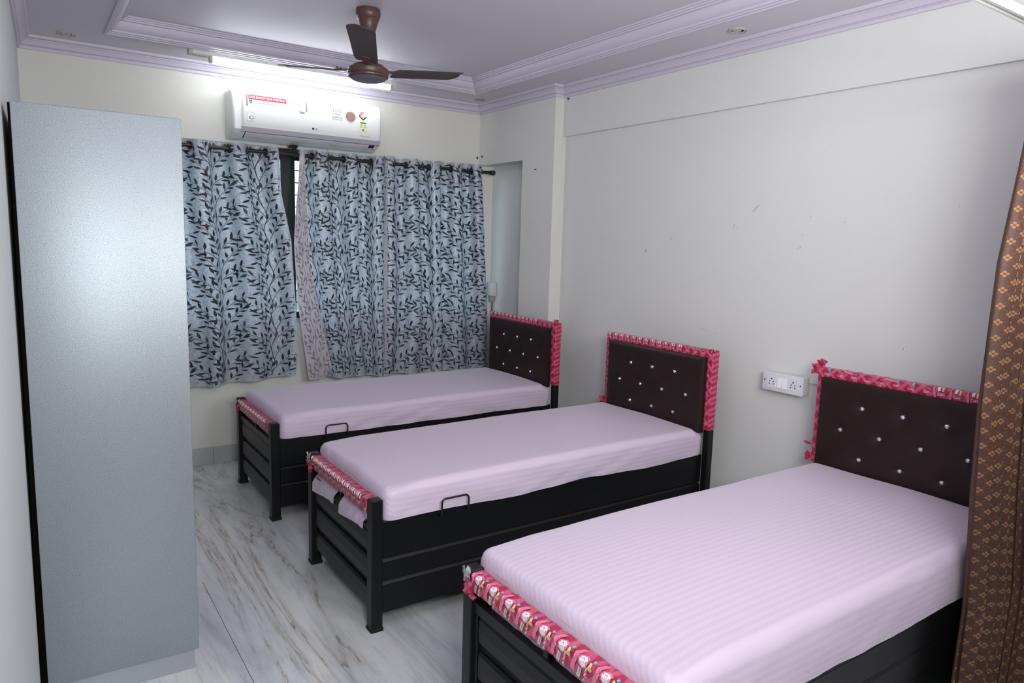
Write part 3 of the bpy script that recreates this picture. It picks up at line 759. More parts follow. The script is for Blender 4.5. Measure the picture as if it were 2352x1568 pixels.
    for sgn in (1, -1):
        zz = .60 if sgn < 0 else .585
        wrap_bar(mb, (fx, wo + sgn * (FW - .022), zz + dz), (fx, wo + sgn * (FW - .022), ft - .01), (1, 0, 0), (0, 1, 0), fw, .046, idx * 2 + sgn)
    for (cy, cz, sz, ax) in pcfg['twists']: crumple(mb, (fx - .02, cy, cz + dz), sz, int(cz * 1000) + idx, 5, ax)
    hwrap = mb.build('plastic_wrap', M['wrap'], bed, smooth=True, angle=35)
    P = Print(); kinds = pcfg['head']; stp = pcfg['hstep']
    n = int(2 * FW / stp)
    for i in range(n):
        kd = kinds[min(len(kinds) - 1, int(i / n * len(kinds)))]
        wrapper_unit(P, -FW + (i + .5) * stp, .012, stp * .5, .12 * ((i % 3) - 1), kd, i * 3 + idx)
    def Shead(s_, t_, l=0):
        e = l + .0042 + .001 * nz(s_ * 40, t_ * 40, idx)
        if t_ >= 0: return (fx - fw / 2 - e, wo - s_, ft - t_)
        return (fx - fw / 2 - t_, wo - s_, ft + e)
    P.build('wrapper_print', Shead, [M[q] for q in WM], hwrap, clip=lambda s_, t_: abs(s_) < FW - .004 and -.044 < t_ < .046)
    P = Print(); n = int(.40 / stp)
    for i in range(n): wrapper_unit(P, .02 + (i + .5) * stp, .014, stp * .46, .5, kinds[-1 if idx < 3 else 0], i * 5 + idx)
    for sgn in (1, -1):
        if sgn < 0: Sd = lambda s_, t_, l=0: (fx - fw / 2 - .0032 - l, wo - FW + t_ + .004, ft - .02 - s_)
        else: Sd = lambda s_, t_, l=0: (fx - fw / 2 - .0032 - l, wo + FW - .044 + t_, ft - .02 - s_)
        P.build('wrapper_print', Sd, [M[q] for q in WM], hwrap, clip=lambda s_, t_: 0 < s_ < .40 and .0 < t_ < .040)
    return bed, yc

def make_mattress(idx, xf, yc, dz, label, tails):
    root = thing('mattress', label, 'mattress', (xf, yc, .457 + dz), 0, 'pink sheeted mattresses on the beds')
    X0, X1, HY = .047, 1.900, (.388 if idx < 3 else .418)
    zb, zt = .003, .146
    nx, ny, ns = 150, 56, 9
    r = .034
    def top(x, y):
        crown = .010 * (1 - (y / HY) ** 2) - .006 * math.sin((x - .1) * 2.2 + idx) * .6
        return zt + crown * .8 + .004 * nz(x * 2.2, y * 3, idx * 5) - .014 * max(0, (.25 - x) / .25)
    mb = MB()
    # cross-section from far hem over the top to near hem, rounded corners
    sec = []
    for i in range(ns + 1): sec.append((1.0, i / ns * .98, 'side'))
    prof = []
    Hs = zt - zb
    npts = []
    for i in range(9): npts.append((HY, zb + (Hs - r) * i / 8))
    for i in range(1, 7): a = PI / 2 * i / 6; npts.append((HY - r + r * math.cos(a), zt - r + r * math.sin(a)))
    for i in range(1, ny): npts.append(((HY - r) * (1 - 2 * i / ny), zt))
    for i in range(7): a = PI / 2 * (1 - i / 6); npts.append((-(HY - r + r * math.cos(a)), zt - r + r * math.sin(a)))
    for i in range(7, -1, -1): npts.append((-HY, zb + (Hs - r) * i / 8))
    m = len(npts)
    L = X1 - X0
    for i in range(nx + 1):
        t = i / nx
        x = X0 + L * t
        # plan rounding and edge rounding at both ends
        def endf(d, rr):
            return 1.0 if d >= rr else math.sqrt(max(0, 1 - ((rr - d) / rr) ** 2))
        df = x - X0; dh = X1 - x
        inset = (.050 * (1 - endf(df, .050)) + .03 * (1 - endf(dh, .03)))
        zdrop = .036 * (1 - endf(df, .036)) + .02 * (1 - endf(dh, .02)) + .018 * min(1, max(0, (x - 1.84) / .02))
        for (y, z_) in npts:
            fy = (HY - inset) / HY; yy = y * fy; side = abs(y) > HY - r - 1e-6
            fz = (z_ - zb) / Hs
            zz = zb + (top(x, y) - zdrop - zb) * fz
            if side:
                lowf = 1 - fz
                sg = 1 if y > 0 else -1
                fold = .0070 * nz(x * 3.2 + .35 * z_ * 40, 3.3 * sg, idx * 7) + .0045 * nz(x * 8 - z_ * 26, sg, idx) + .0012 * nz(x * 24, z_ * 18, sg)
                yy += sg * (fold * (.3 + .7 * lowf) + .012 * lowf * (1 - lowf) * 2)
                if idx == 3 and sg < 0: zz -= .036 * lowf; yy -= .004 * lowf      # the sheet hangs lower on this side
                zz += lowf * (.011 * nz(x * 2.3, sg * 2, idx * 3) + .0025 * nz(x * 7, sg, idx))
            # gathers at the foot edge
            g = max(0, (.10 - df) / .10)
            xx = x + g * (.004 * nz(y * 12, z_ * 9, idx) + .002 * nz(y * 40, 2, idx) * min(1, max(0, (.04 - df) / .04) * 2))
            mb.v.append((xx, yy, zz))
    for i in range(nx):
        for j in range(m - 1):
            a = i * m + j; mb.f.append((a, a + m, a + m + 1, a + 1)); mb.mi.append(0)
        mb.f.append((i * m + m - 1, (i + 1) * m + m - 1, (i + 1) * m, i * m)); mb.mi.append(0)
    mb.f += [tuple(range(m)), tuple(range(nx * m, nx * m + m))[::-1]]; mb.mi += [0, 0]
    mb.build('sheet_cover', M['sheet'], root, smooth=True, angle=70)
    # loose sheet tails under the foot rail
    for (ya, yb_, drop, out) in tails:
        def S(u, v_):
            y = ya + (yb_ - ya) * u
            d = drop * (.86 + .14 * math.sin(u * 3 + idx) + .07 * nz(u * 4, idx, 1))
            zz = .028 - d * v_
            xx = .046 - out * min(1, v_ * 1.7) + .004 * nz(u * 8, v_ * 2, idx)
            return (xx, y, zz)
        MB().grid(S, 24, 8).build('sheet_tail', M['sheet'], root, smooth=True)
    return root

cfg1 = dict(foot=('stripe', .056, .034, .016, .25), head=['stripe', 'stripe', 'stripe', 'plaid'], hstep=.052, hoff=-.002, zb=.774, fw=.416, ftop=1.030,
            twists=[(-.41, 1.03, .05, (.4, 1, .9)), (.40, 1.028, .04, (.4, 1, .7))])
cfg2 = dict(foot=('stripe', .056, .034, .018, .25), head=['stripe', 'stripe', 'stripe', 'plaid'], hstep=.052, hoff=-.010, zb=.770, fw=.416, ftop=1.030,
            twists=[(.435, .60, .07, (.3, 1, .6)), (-.405, 1.026, .04, (.4, 1, .6))])
cfg3 = dict(foot=('hex', .082, .042, .014, -.28), head=['plaid', 'plaid', 'plaid', 'stripe', 'hex'], hstep=.062, hoff=.044, zb=.785, fw=.414, ftop=1.028,
            twists=[(.462, 1.018, .06, (.5, 1.0, .8)), (.445, 1.045, .045, (.4, 1, .9)), (.47, .665, .045, (.3, 1.3, .25)), (.47, .605, .05, (.3, .8, .9))], woff=.040)
B = []
b1, y1 = make_bed(1, 1.056, 4.5867, 0, 'black metal bed farthest back, beside the window curtains', pcfg=cfg1)
b2, y2 = make_bed(2, 1.067, 3.2472, 0, 'middle black metal bed, between the window bed and the nearest bed', pcfg=cfg2)
W2 = 0.411      # the nearest bed is a little wider
b3, y3 = make_bed(3, 1.086, 1.8130, .012, 'nearest black metal bed, its headboard partly behind the brown curtain', pcfg=cfg3)
make_mattress(1, 1.056, y1, 0, 'pink sheeted mattress on the bed beside the window', [(.30, .02, .075, .012), (-.02, -.24, .07, .012)])
make_mattress(2, 1.067, y2, 0, 'pink sheeted mattress on the middle bed, loose sheet ends at its foot', [(.31, .03, .105, .050), (-.03, -.30, .098, .050)])
make_mattress(3, 1.086, y3, .012, 'pink striped mattress on the nearest bed', [(.30, .02, .085, .012), (-.02, -.30, .085, .012)])

# ------------------------------------------------------------------ leafy curtains on a black rod
RY, RZ_ = 4.93, 2.112
rod = thing('curtain_rod', 'black curtain rod with round end knob above the window', 'curtain rod', (0.15, RY, RZ_))
MB().tube([(0, 0, 0), (2.975, 0, .002)], .0125, 14).build('pole', M['rod'], rod, smooth=True, angle=40)
MB().lathe([(.0125, 0), (.018, .002), (.019, .012), (.015, .016), (.019, .022), (.021, .034), (.018, .046), (.008, .052), (0, .053)], (2.972, 0, .002), 18, axis='x').build('end_knob', M['rod'], rod, smooth=True, angle=40)
for bx in (.25, 1.405):
    bb = MB(); bb.lathe([(.030, .062), (.026, .056), (.014, .036), (.008, .012), (.008, -.002)], (bx, .012, 0), 16)
    bb.box((bx - .012, .0, .054), (bx + .012, YB - RY - .0005, .066), .002)
    bb.torus((bx, 0, 0), (1, 0, 0), .016, .004, 16, 8)
    bb.build('bracket', M['rod'], rod, smooth=True, angle=40)

def interp(tab, t):
    for (a, va), (b_, vb) in zip(tab[:-1], tab[1:]):
        if t <= b_: return va + (vb - va) * (t - a) / (b_ - a) if b_ > a else vb
    return tab[-1][1]

def vine_print(P, x0, y_top, y_bot, seed, xk=1.0, rep=.203):
    """one upright vine; y runs DOWN from the hem. repeats every rep metres"""
    R = random.Random(seed); first = len(P.v)
    y = y_bot + .05
    amp = .010
    main = []
    yy = y_bot + .03
    while yy > y_top - .02:
        main.append((x0 + amp * math.sin(2 * PI * (yy) / rep) + .006 * math.sin(2 * PI * yy / rep * .5 + 1), yy)); yy -= .012
    P.ribbon(main, .0038, 0)
    mx = lambda y_: x0 + amp * math.sin(2 * PI * y_ / rep) + .006 * math.sin(2 * PI * y_ / rep * .5 + 1)
    kmax = int((y_bot - y_top) / rep) + 2
    for q in range(-1, kmax + 1):
        yb = y_bot - q * rep
        def branch(side, dy, dx, rise, bend, leaves):
            sx_, sy_ = mx(yb - dy), yb - dy
            pts = []
            for i in range(11):
                t = i / 10
                pts.append((sx_ + side * dx * (t ** (1 + (bend - 1) * .6)), sy_ - rise * (1 - (1 - t) ** 1.22)))
            P.ribbon(pts, lambda t: .0033 - .0014 * t, 0)
            for (t, off, L, w_) in leaves:
                i = min(9, int(t * 10)); f = t * 10 - i
                px = pts[i][0] + (pts[i + 1][0] - pts[i][0]) * f; py = pts[i][1] + (pts[i + 1][1] - pts[i][1]) * f
                dirx, diry = pts[i + 1][0] - pts[i][0], pts[i + 1][1] - pts[i][1]
                a = math.atan2(diry, dirx) + off
                # short stalk then leaf
                qx, qy = px + math.cos(a) * .010, py + math.sin(a) * .010
                P.ribbon([(px, py), (qx, qy)], .0016, 0)
                P.leaf(qx, qy, a + .15 * R.uniform(-1, 1), L, w_, 1 if R.random() < .34 else 0)
        Ls = .046; W_ = .0124
        def lv(n_, t0_, off, k_=1.0):      # alternate leaves along a branch, the last one at its tip
            return [(t0_ + (1 - t0_) * i / n_, off * (1 if i % 2 else -1) * R.uniform(.8, 1.15), Ls * k_ * R.uniform(.82, 1.08), W_ * R.uniform(.9, 1.08)) for i in range(n_)] + [(1.0, .05, Ls * 1.05, W_)]
        branch(-1, .000, .172, .135, 1.55, lv(8, .20, .75))
        branch(1, .040, .165, .145, 1.5, lv(8, .20, .75))
        branch(-1, .085, .115, .175, 1.3, lv(7, .26, .65, .92))
        branch(1, .130, .105, .170, 1.3, lv(7, .26, .65, .92))
        branch(-1, .165, .035, .165, 1.2, lv(4, .45, .60, .85))
    P.v[first:] = [(x0 + (a - x0) * xk, b_) for a, b_ in P.v[first:]]

def leaf_curtain(label, XL, XRt, rings, zt, zbot, vines, A0, xk, front_n, seed):
    """XL/XRt: tables (v, x); rings: x of eyelets where the cloth swings to the front"""
    root = thing('leaf_curtain', label, 'curtain', (0, RY, RZ_), 0, 'leaf patterned window curtains')
    lam = [b_ - a for a, b_ in zip(rings[:-1], rings[1:])]
    xt0, xt1 = XL[0][1], XRt[0][1]
    def phase(x):         # x on the rod -> phase, front bump right after each ring
        if x < rings[0]: return (x - rings[0]) / lam[0]
        for i in range(len(lam)):
            if x <= rings[i + 1]: return i + (x - rings[i]) / lam[i]
        return len(lam) + (x - rings[-1]) / lam[-1]
    def S3(u, v_):
        xr_ = xt0 + (xt1 - xt0) * u; ph = phase(xr_)
        a = A0 * (1 - .22 * min(1, v_ * 1.2)) * (1 + .25 * nz(ph * .9, v_ * 1.5, seed))
        wob = .35 * v_ * nz(u * 4, v_ * 1.2, seed + 3)
        y = -a * math.sin(2 * PI * (ph + wob)) + .010 * v_ * nz(u * 9, v_ * 2, seed + 9)
        x = interp(XL, v_) + (interp(XRt, v_) - interp(XL, v_)) * u + .010 * v_ * nz(u * 6, v_ * 2, seed + 5) - .010 * math.sin(4 * PI * (ph + wob)) * (1 - .5 * v_)
        zt_ = zt(u) + .004 * nz(u * 14, 1, seed); zb_ = zbot(u)
        return Vector((x, y, zt_ + (zb_ - zt_) * v_ - RZ_))
    H_ = zt(.5) - zbot(.5); Wd = (xt1 - xt0)
    eyelets = []
    q = -2
    while q < len(lam) + 2:
        for half in (0, .5):
            ph = q + half
            # invert phase
            lo, hi = xt0, xt1
            if phase(lo) + .06 < ph < phase(hi) - .06:
                for _ in range(30):
                    md = (lo + hi) / 2
                    if phase(md) < ph: lo = md
                    else: hi = md
                eyelets.append(((lo + hi) / 2 - xt0) / Wd)
        q += 1
    def nrm(u, v_):
        e = .002; d = (S3(u + e, v_) - S3(u - e, v_)).cross(S3(u, v_ + e) - S3(u, v_ - e)); return d.normalized()
    vR = lambda u: (zt(u) - RZ_) / (zt(u) - zbot(u))
    def skip(u, v_):
        if v_ > .08: return False
        for ue in eyelets:
            if abs(u - ue) < .03:
                pth = (S3(u, v_) - S3(ue, vR(ue))).length
                if pth < .0155: return True
        return False
    nu, nv = int(Wd / .006), int(H_ / .010)
    MB().grid(S3, nu, nv, skip, uvf=lambda u, v_: (u * Wd * 1.25, v_ * H_)).build('cloth', M['leaf_cloth'], root, smooth=True)
    for ue in eyelets:
        MB().torus(S3(ue, vR(ue)), nrm(ue, vR(ue)), .0195, .0062, 22, 8).build('eyelet', M['rod'], root, smooth=True)
    P = Print()
    for i, (xv, cut) in enumerate(vines): vine_print(P, xv, 0, H_, seed * 10 + i, xk)
    def clip(s_, t_): 
        u = (s_ - xt0) / Wd; v_ = t_ / H_
        if not (0.004 < u < .996 and .006 < v_ < .994): return False
        return not skip(u, v_)
    def Sp(s_, t_):
        u = (s_ - xt0) / Wd; v_ = t_ / H_; n_ = nrm(u, v_)
        if n_.y > 0: n_ = -n_
        return S3(u, v_) + n_ * .0012
    P.build('leaf_print', Sp, [M['leaf_dark'], M['leaf_mid']], root, clip=clip)
    return root, S3

c1, S1 = leaf_curtain('grey leaf patterned curtain left of the window gap, beside the cabinet',
    [(0, .56), (1, .56)], [(0, 1.428), (.2, 1.445), (.4, 1.510), (.7, 1.535), (.95, 1.540), (1, 1.528)], [.6685, .8985, 1.1265, 1.3588], lambda u: 2.152 + .002 * math.sin(u * 25),
    lambda u: .566 + .034 * max(0, (u - .55) / .45) ** 1.0 + .006 * math.sin(u * 13), [(.70, 0), (1.005, 0), (1.308, 0), (.42, 0)], .042, 1.0, 0, 1)
c2, S2 = leaf_curtain('middle grey leaf patterned curtain with its left edge turned back',
    [(0, 1.602), (.35, 1.628), (.75, 1.70), (1, 1.765)], [(0, 2.203), (.4, 2.2), (1, 2.206)], [1.674, 1.900, 2.106], lambda u: 2.154 + .003 * math.sin(u * 21),
    lambda u: .553 - .012 * u + .008 * math.sin(u * 11 + 1), [(1.640, 0), (1.862, 0), (2.110, 0)], .042, .80, 0, 2)
c3, S3_ = leaf_curtain('grey leaf patterned curtain at the right end of the rod, beside the recess',
    [(0, 2.206), (1, 2.208)], [(0, 3.066), (.3, 3.105), (.7, 3.150), (1, 3.168)], [2.3836, 2.573, 2.766, 2.9464], lambda u: 2.160 + .010 * u + .003 * math.sin(u * 25),
    lambda u: .535 - .014 * u + .006 * math.sin(u * 12), [(2.30, 0), (2.575, 0), (2.845, 0), (3.10, 0)], .040, .90, 0, 3)

# turned-back edge of the middle curtain (reverse of the cloth), shown towards the room
TL = [(0, 1.578), (.12, 1.566), (.25, 1.545), (.4, 1.530), (.65, 1.548), (.85, 1.590), (1, 1.622)]
TR = [(0, 1.614), (.12, 1.610), (.5, 1.642), (.8, 1.735), (.95, 1.79), (1, 1.74)]
def St(u, v_):
    x = interp(TL, v_) + (interp(TR, v_) - interp(TL, v_)) * u
    y = -.038 - .012 * math.sin(PI * u) - .006 * v_ + .006 * nz(u * 2, v_ * 4, 2)
    return Vector((x, y, 2.150 - 1.592 * v_ + .01 * u * v_ - RZ_))
MB().grid(St, 14, 120, uvf=lambda u, v_: (u * .15, v_ * 1.6)).build('turned_edge', M['leaf_back'], c2, smooth=True, label='turned back pale reverse side of the curtain')
P = Print()
for i in range(1): vine_print(P, .085, .11, 1.59, 77, .8)
P.build('leaf_print', lambda s_, t_: St(s_ / .17, t_ / 1.592) + Vector((0, -.0014, 0)), [M['leaf_faint'], M['leaf_faint']], c2, clip=lambda s_, t_: .006 < s_ < .164 and .10 < t_ < 1.585)

for own, xa, lean, wv, zlow in ((c2, 2.196, .010, .012, 1.98), (c3, 2.222, -.006, .030, .60)):
    def Sh(u, v_, xa=xa, lean=lean, wv=wv, zlow=zlow):
        zt_ = 2.172; wd = wv * min(1, .25 + v_ * 3) * (1 if zlow > 1 else (1 - .5 * max(0, v_ - .5)))
        return Vector((xa + lean * min(1, v_ * 6) + wd * (u - .5) + .004 * nz(v_ * 5, u, 4), -.046 + .012 * u + .012 * min(1, v_ * 2), zt_ - (zt_ - zlow) * v_ - RZ_))
    MB().grid(Sh, 4, 60, uvf=lambda u, v_: (u * .03, v_ * 1.5)).build('hem', M['leaf_back'], own, smooth=True, label='pale hem standing up where two curtains meet')

# ------------------------------------------------------------------ air conditioner
ac = thing('air_conditioner', 'white wall air conditioner with red sticker, above the curtains', 'air conditioner', (1.137, YB, 2.185))
AW = 1.010
# profile: (distance from wall, height above base)
body = [(0.0005, 0), (.075, -.006), (.105, .004), (.150, .020), (.188, .036), (.200, .050), (.200, .250), (.180, .290), (.130, .308), (.0005, .312)]
def loft_x(prof, x0, x1, rnd_=.03, k_=6, rtop=0.0):
    mb = MB(); n = len(prof); sts = []
    for i in range(k_ + 1): a = PI / 2 * i / k_; sts.append((x0 + rnd_ * (1 - math.sin(a)), rnd_ * (1 - math.cos(a))))
    sts = [(x, ins) for x, ins in sts[::-1]]
    sts = [(x0 + rnd_ * (1 - math.cos(PI / 2 * i / k_)), rnd_ * (1 - math.sin(PI / 2 * i / k_))) for i in range(k_ + 1)]
    sts += [(x1 - (x - x0), ins) for x, ins in sts[::-1]]
    hmax = max(h for d, h in prof)
    if rtop:
        sts = []
        for i in range(13):
            q = rtop * (1 - math.cos(PI / 2 * i / 12)); sts.append((x0 + q, max(0, rnd_ * (1 - math.sqrt(1 - (1 - min(1, q / rnd_)) ** 2)))))
        sts += [(x1 - (x - x0), ins) for x, ins in sts[::-1]]
    cut = lambda x: 9 if not rtop else hmax - (rtop - math.sqrt(max(0, rtop ** 2 - max(0, rtop - min(x - x0, x1 - x)) ** 2)))
    for x, ins in sts: mb.v += [(x, -max(.0005, d - ins) if d > .01 else -d, min(cut(x), h if ins == 0 else h + (0 if d < .01 else (-ins * .5 if h > .2 else ins * .25)))) for d, h in prof]
    for i in range(len(sts) - 1):
        for j in range(n): mb.f.append((i * n + j, (i + 1) * n + j, (i + 1) * n + (j + 1) % n, i * n + (j + 1) % n)); mb.mi.append(0)
    mb.f += [tuple(range(n)), tuple(range((len(sts) - 1) * n, len(sts) * n))[::-1]]; mb.mi += [0, 0]
    return mb
loft_x(body, 0, AW, .022, rtop=.03).build('body', M['white_plastic'], ac, smooth=True, angle=35)
# front panel
fp = [(.199, .062), (.206, .062), (.213, .085), (.2185, .120), (.2205, .170), (.2205, .225), (.217, .262), (.207, .288), (.190, .303), (.165, .311), (.140, .3125), (.140, .302), (.199, .24)]
def pd(h):   # front panel depth at height
    t = [(.062, .206), (.085, .213), (.120, .2185), (.170, .2205), (.225, .2205), (.262, .217), (.288, .207), (.303, .190)]
    return interp(t, h)
loft_x(fp, .055, AW - .004, .018, rtop=.045).build('front_panel', M['white_plastic'], ac, smooth=True, angle=45)
MB().prism([(-.205, .036), (-.211, .066), (-.196, .068), (-.190, .034)], 'x', .052, AW - .010).build('lower_trim', M['ac_grey'], ac)
# louver below the trim
MB().prism([(-.196, .040), (-.110, .0045), (-.106, .0085), (-.192, .046)], 'x', .085, AW - .115).build('louver', M['ac_louver'], ac)
MB().prism([(-.1955, .0395), (-.110, .0038), (-.106, .0085), (-.192, .046)], 'x', AW - .113, AW - .012).build('display_panel', M['ac_louver'], ac)
MB().prism([(-.1835, .0330), (-.1500, .0190), (-.149, .0215), (-.182, .036)], 'x', AW - .080, AW - .040).build('display_window', M['dark'], ac)
MB().prism([(-.196, .039), (-.112, .003), (-.110, .006), (-.194, .042)], 'x', .078, .0835).build('louver_gap', M['dark'], ac)
# drain clip under the body
MB().tube([(.60, -.06, -.004), (.665, -.06, -.004), (.672, -.06, -.010), (.668, -.06, -.018)], .0025, 8).build('drain_clip', M['ac_grey'], ac)

def ac_pt(x, h, off=.0009): return (x, -pd(h) - off, h)
def ac_rect(mb, x0, x1, h0, h1, mi, off=.0007):
    n = max(1, int((h1 - h0) / .008))
    o = len(mb.v)
    for i in range(n + 1):
        h = h0 + (h1 - h0) * i / n; mb.v += [ac_pt(x0, h, off), ac_pt(x1, h, off)]
    for i in range(n): a = o + 2 * i; mb.f.append((a, a + 1, a + 3, a + 2)); mb.mi.append(mi)
def ac_disc(mb, cx, ch, r, mi, off, a0=0, a1=2 * PI, n=24):
    o = len(mb.v); mb.v.append(ac_pt(cx, ch, off)); mb.v += [ac_pt(cx + r * math.cos(a0 + (a1 - a0) * i / n), ch + r * math.sin(a0 + (a1 - a0) * i / n), off) for i in range(n + 1)]
    for i in range(n): mb.f.append((o, o + 1 + i, o + 2 + i)); mb.mi.append(mi)
def ac_ring(mb, cx, ch, r, w_, mi, off, a0=0, a1=2 * PI, n=24):
    o = len(mb.v)
    for i in range(n + 1):
        a = a0 + (a1 - a0) * i / n
        mb.v += [ac_pt(cx + (r - w_) * math.cos(a), ch + (r - w_) * math.sin(a), off), ac_pt(cx + r * math.cos(a), ch + r * math.sin(a), off)]
    for i in range(n): q = o + 2 * i; mb.f.append((q, q + 1, q + 3, q + 2)); mb.mi.append(mi)
def ac_text(mb, s_, x, h, size, mi, off=.0012, sp=1.0, width=None, bold=0):
    vs_, fs_ = text_verts(s_, size, 2, sp)
    k_ = 1.0
    if width: k_ = width / (max(p[0] for p in vs_) - min(p[0] for p in vs_))
    for b_ in ([0, bold] if bold else [0]):
        mb.add([ac_pt(x + p[0] * k_ + b_, h + p[1], off + b_ * .01) for p in vs_], fs_, mi)
MS = [M['white_print'], M['red_print'], M['grey_print'], M['dark_print'], M['green_print'], M['cream_print'], M['copper_print']]
st = MB()
ac_rect(st, .080, .090, .192, .266, 2); st.build('sticker_bar', MS, ac); st = MB()
ac_rect(st, .462, .472, .198, .268, 2); st.build('sticker_bar', MS, ac); st = MB()
ac_rect(st, .095, .335, .236, .264, 1, .0009)
ac_text(st, 'SAVE ENERGY SAVE EVERYDAY', .100, .2435, .020, 0, .0014, width=.229, bold=.0007)
ac_rect(st, .100, .118, .214, .232, 4); ac_rect(st, .104, .114, .220, .226, 0, .0011)
ac_text(st, 'with', .134, .213, .012, 2); ac_text(st, 'DUAL Inverter', .156, .213, .021, 2, width=.115)
ac_text(st, 'Compressor', .277, .213, .013, 2, width=.055)
ac_text(st, 'Warranty', .098, .205, .007, 2); ac_text(st, 'Coverage', .096, .196, .008, 2)
ac_rect(st, .340, .3408, .190, .262, 2); ac_rect(st, .399, .3998, .190, .262, 2)
st.build('energy_sticker', MS, ac); st = MB()
ac_ring(st, .368, .245, .014, .0014, 2, .0009); ac_rect(st, .362, .374, .2435, .2465, 2); ac_rect(st, .3665, .3695, .239, .251, 2)
ac_text(st, 'Faster', .357, .216, .010, 2); ac_text(st, 'cooling', .355, .206, .010, 2)
st.build('icon_sticker', MS, ac); st = MB()
for a, b_ in (((.412, .241), (.418, .249)), ((.418, .250), (.428, .256)), ((.418, .241), (.428, .234)), ((.428, .234), (.4295, .256)), ((.440, .240), (.4415, .252))):
    ac_rect(st, min(a[0], b_[0]), max(a[0], b_[0]), min(a[1], b_[1]), max(a[1], b_[1]) if abs(a[0] - b_[0]) < .007 else min(a[1], b_[1]) + .0018, 2)
ac_text(st, 'Super low', .406, .218, .009, 2); ac_text(st, 'noise', .416, .208, .009, 2)
ac_rect(st, .418, .455, .192, .199, 2); ac_rect(st, .424, .455, .186, .190, 2)
st.build('icon_sticker', MS, ac); st = MB()
# ten-year badge
ac_rect(st, .085, .127, .100, .154, 3); ac_rect(st, .0862, .1258, .1012, .1528, 0, .0010)
ac_text(st, '1', .090, .113, .030, 3, .0014, bold=.001); ac_ring(st, .113, .124, .0115, .003, 3, .0013); ac_rect(st, .092, .120, .142, .1435, 3, .0013); ac_rect(st, .095, .118, .105, .1062, 3, .0013)
st.build('warranty_badge', MS, ac); st = MB()
# maker's mark
ac_disc(st, .513, .0975, .0075, 3, .0009, n=18); ac_text(st, 'LG', .5225, .0915, .0165, 3, .0010, bold=.0006)
st.build('maker_mark', MS, ac); st = MB()
# copper block
ac_text(st, '100', .640, .2225, .040, 2, width=.060); ac_text(st, '%', .706, .2215, .016, 2)
ac_text(st, 'COPPER', .640, .2035, .020, 2, width=.066); ac_text(st, 'OCEAN BLACK', .641, .187, .0125, 3, width=.076); ac_text(st, 'PROTECTION', .641, .172, .0135, 2, width=.076)
st.build('copper_lettering', MS, ac); st = MB()
ac_disc(st, .772, .205, .0405, 2, .0007, n=32); ac_disc(st, .772, .205, .0375, 0, .0009, n=32); ac_disc(st, .774, .206, .0345, 6, .0011, n=32)
for i in range(4): ac_rect(st, .752 + .002 * i, .802, .190 + i * .010, .1925 + i * .010, 2, .0013)
st.build('copper_disc', MS, ac); st = MB()
# star rating label
ac_disc(st, .866, .2165, .031, 0, .0007, 0, PI); ac_ring(st, .866, .2165, .031, .015, 1, .0009, .45 * PI, 1.0 * PI)
for a in (.55, .70, .85): ac_disc(st, .866 + .0235 * math.cos(a * PI), .2165 + .0235 * math.sin(a * PI), .003, 0, .0012, n=8)
ac_ring(st, .866, .2165, .014, .014, 5, .0009, 0, PI)
o = len(st.v); st.v += [ac_pt(.836, .2165, .001), ac_pt(.896, .2165, .001), ac_pt(.866, .190, .001)]; st.f.append((o, o + 2, o + 1)); st.mi.append(3)
ac_rect(st, .848, .884, .2105, .2135, 0, .0013)
o = len(st.v); st.v += [ac_pt(.858, .2105, .0013), ac_pt(.874, .2105, .0013), ac_pt(.866, .200, .0013)]; st.f.append((o, o + 2, o + 1)); st.mi.append(0)
ac_rect(st, .834, .898, .112, .186, 5, .0007)
ac_rect(st, .846, .886, .170, .178, 4, .0010)
for i in range(4): ac_rect(st, .846, .862, .142 + i * .006, .1445 + i * .006, 2, .0010); ac_rect(st, .872, .888, .142 + i * .006, .1445 + i * .006, 2, .0010)
ac_rect(st, .862, .872, .122, .132, 3, .0010)
st.build('star_label', MS, ac); st = MB()
ac_text(st, 'DUAL Inverter', .848, .083, .014, 2, width=.070)
st.build('model_lettering', MS, ac)

# ------------------------------------------------------------------ tube light on the ceiling border
tl = thing('tube_light', 'lit white tube light fixed to the ceiling above the air conditioner', 'tube light', (0.872, 4.700, ZL))
L = 1.285
MB().box((.0, -.024, -.030), (L, .024, -.0005), .003).build('batten', M['batten'], tl)
sl = MB()
for i in range(14): sl.box((.20 + i * .077, -.028, -.024), (.206 + i * .077, -.0235, -.016)); sl.box((.20 + i * .077, .0235, -.024), (.206 + i * .077, .028, -.016))
sl.build('clip', M['socket_dirty'], tl, kind='stuff')
MB().tube([(.125, 0, -.047), (L - .012, 0, -.047)], .0145, 16).build('lamp_tube', M['tube'], tl, smooth=True, angle=40)
for x0 in (.105, L - .014): MB().box((x0, -.018, -.064), (x0 + .020, .018, -.028), .003).build('lamp_holder', M['socket_dirty'], tl)
ep = MB(); ep.box((-.012, -.026, -.036), (.012, .026, -.001), .003); ep.box((.012, -.026, -.036), (.10, -.021, -.028)); ep.box((.012, .021, -.036), (.10, .026, -.028))
ep.build('end_box', M['socket_dirty'], tl)

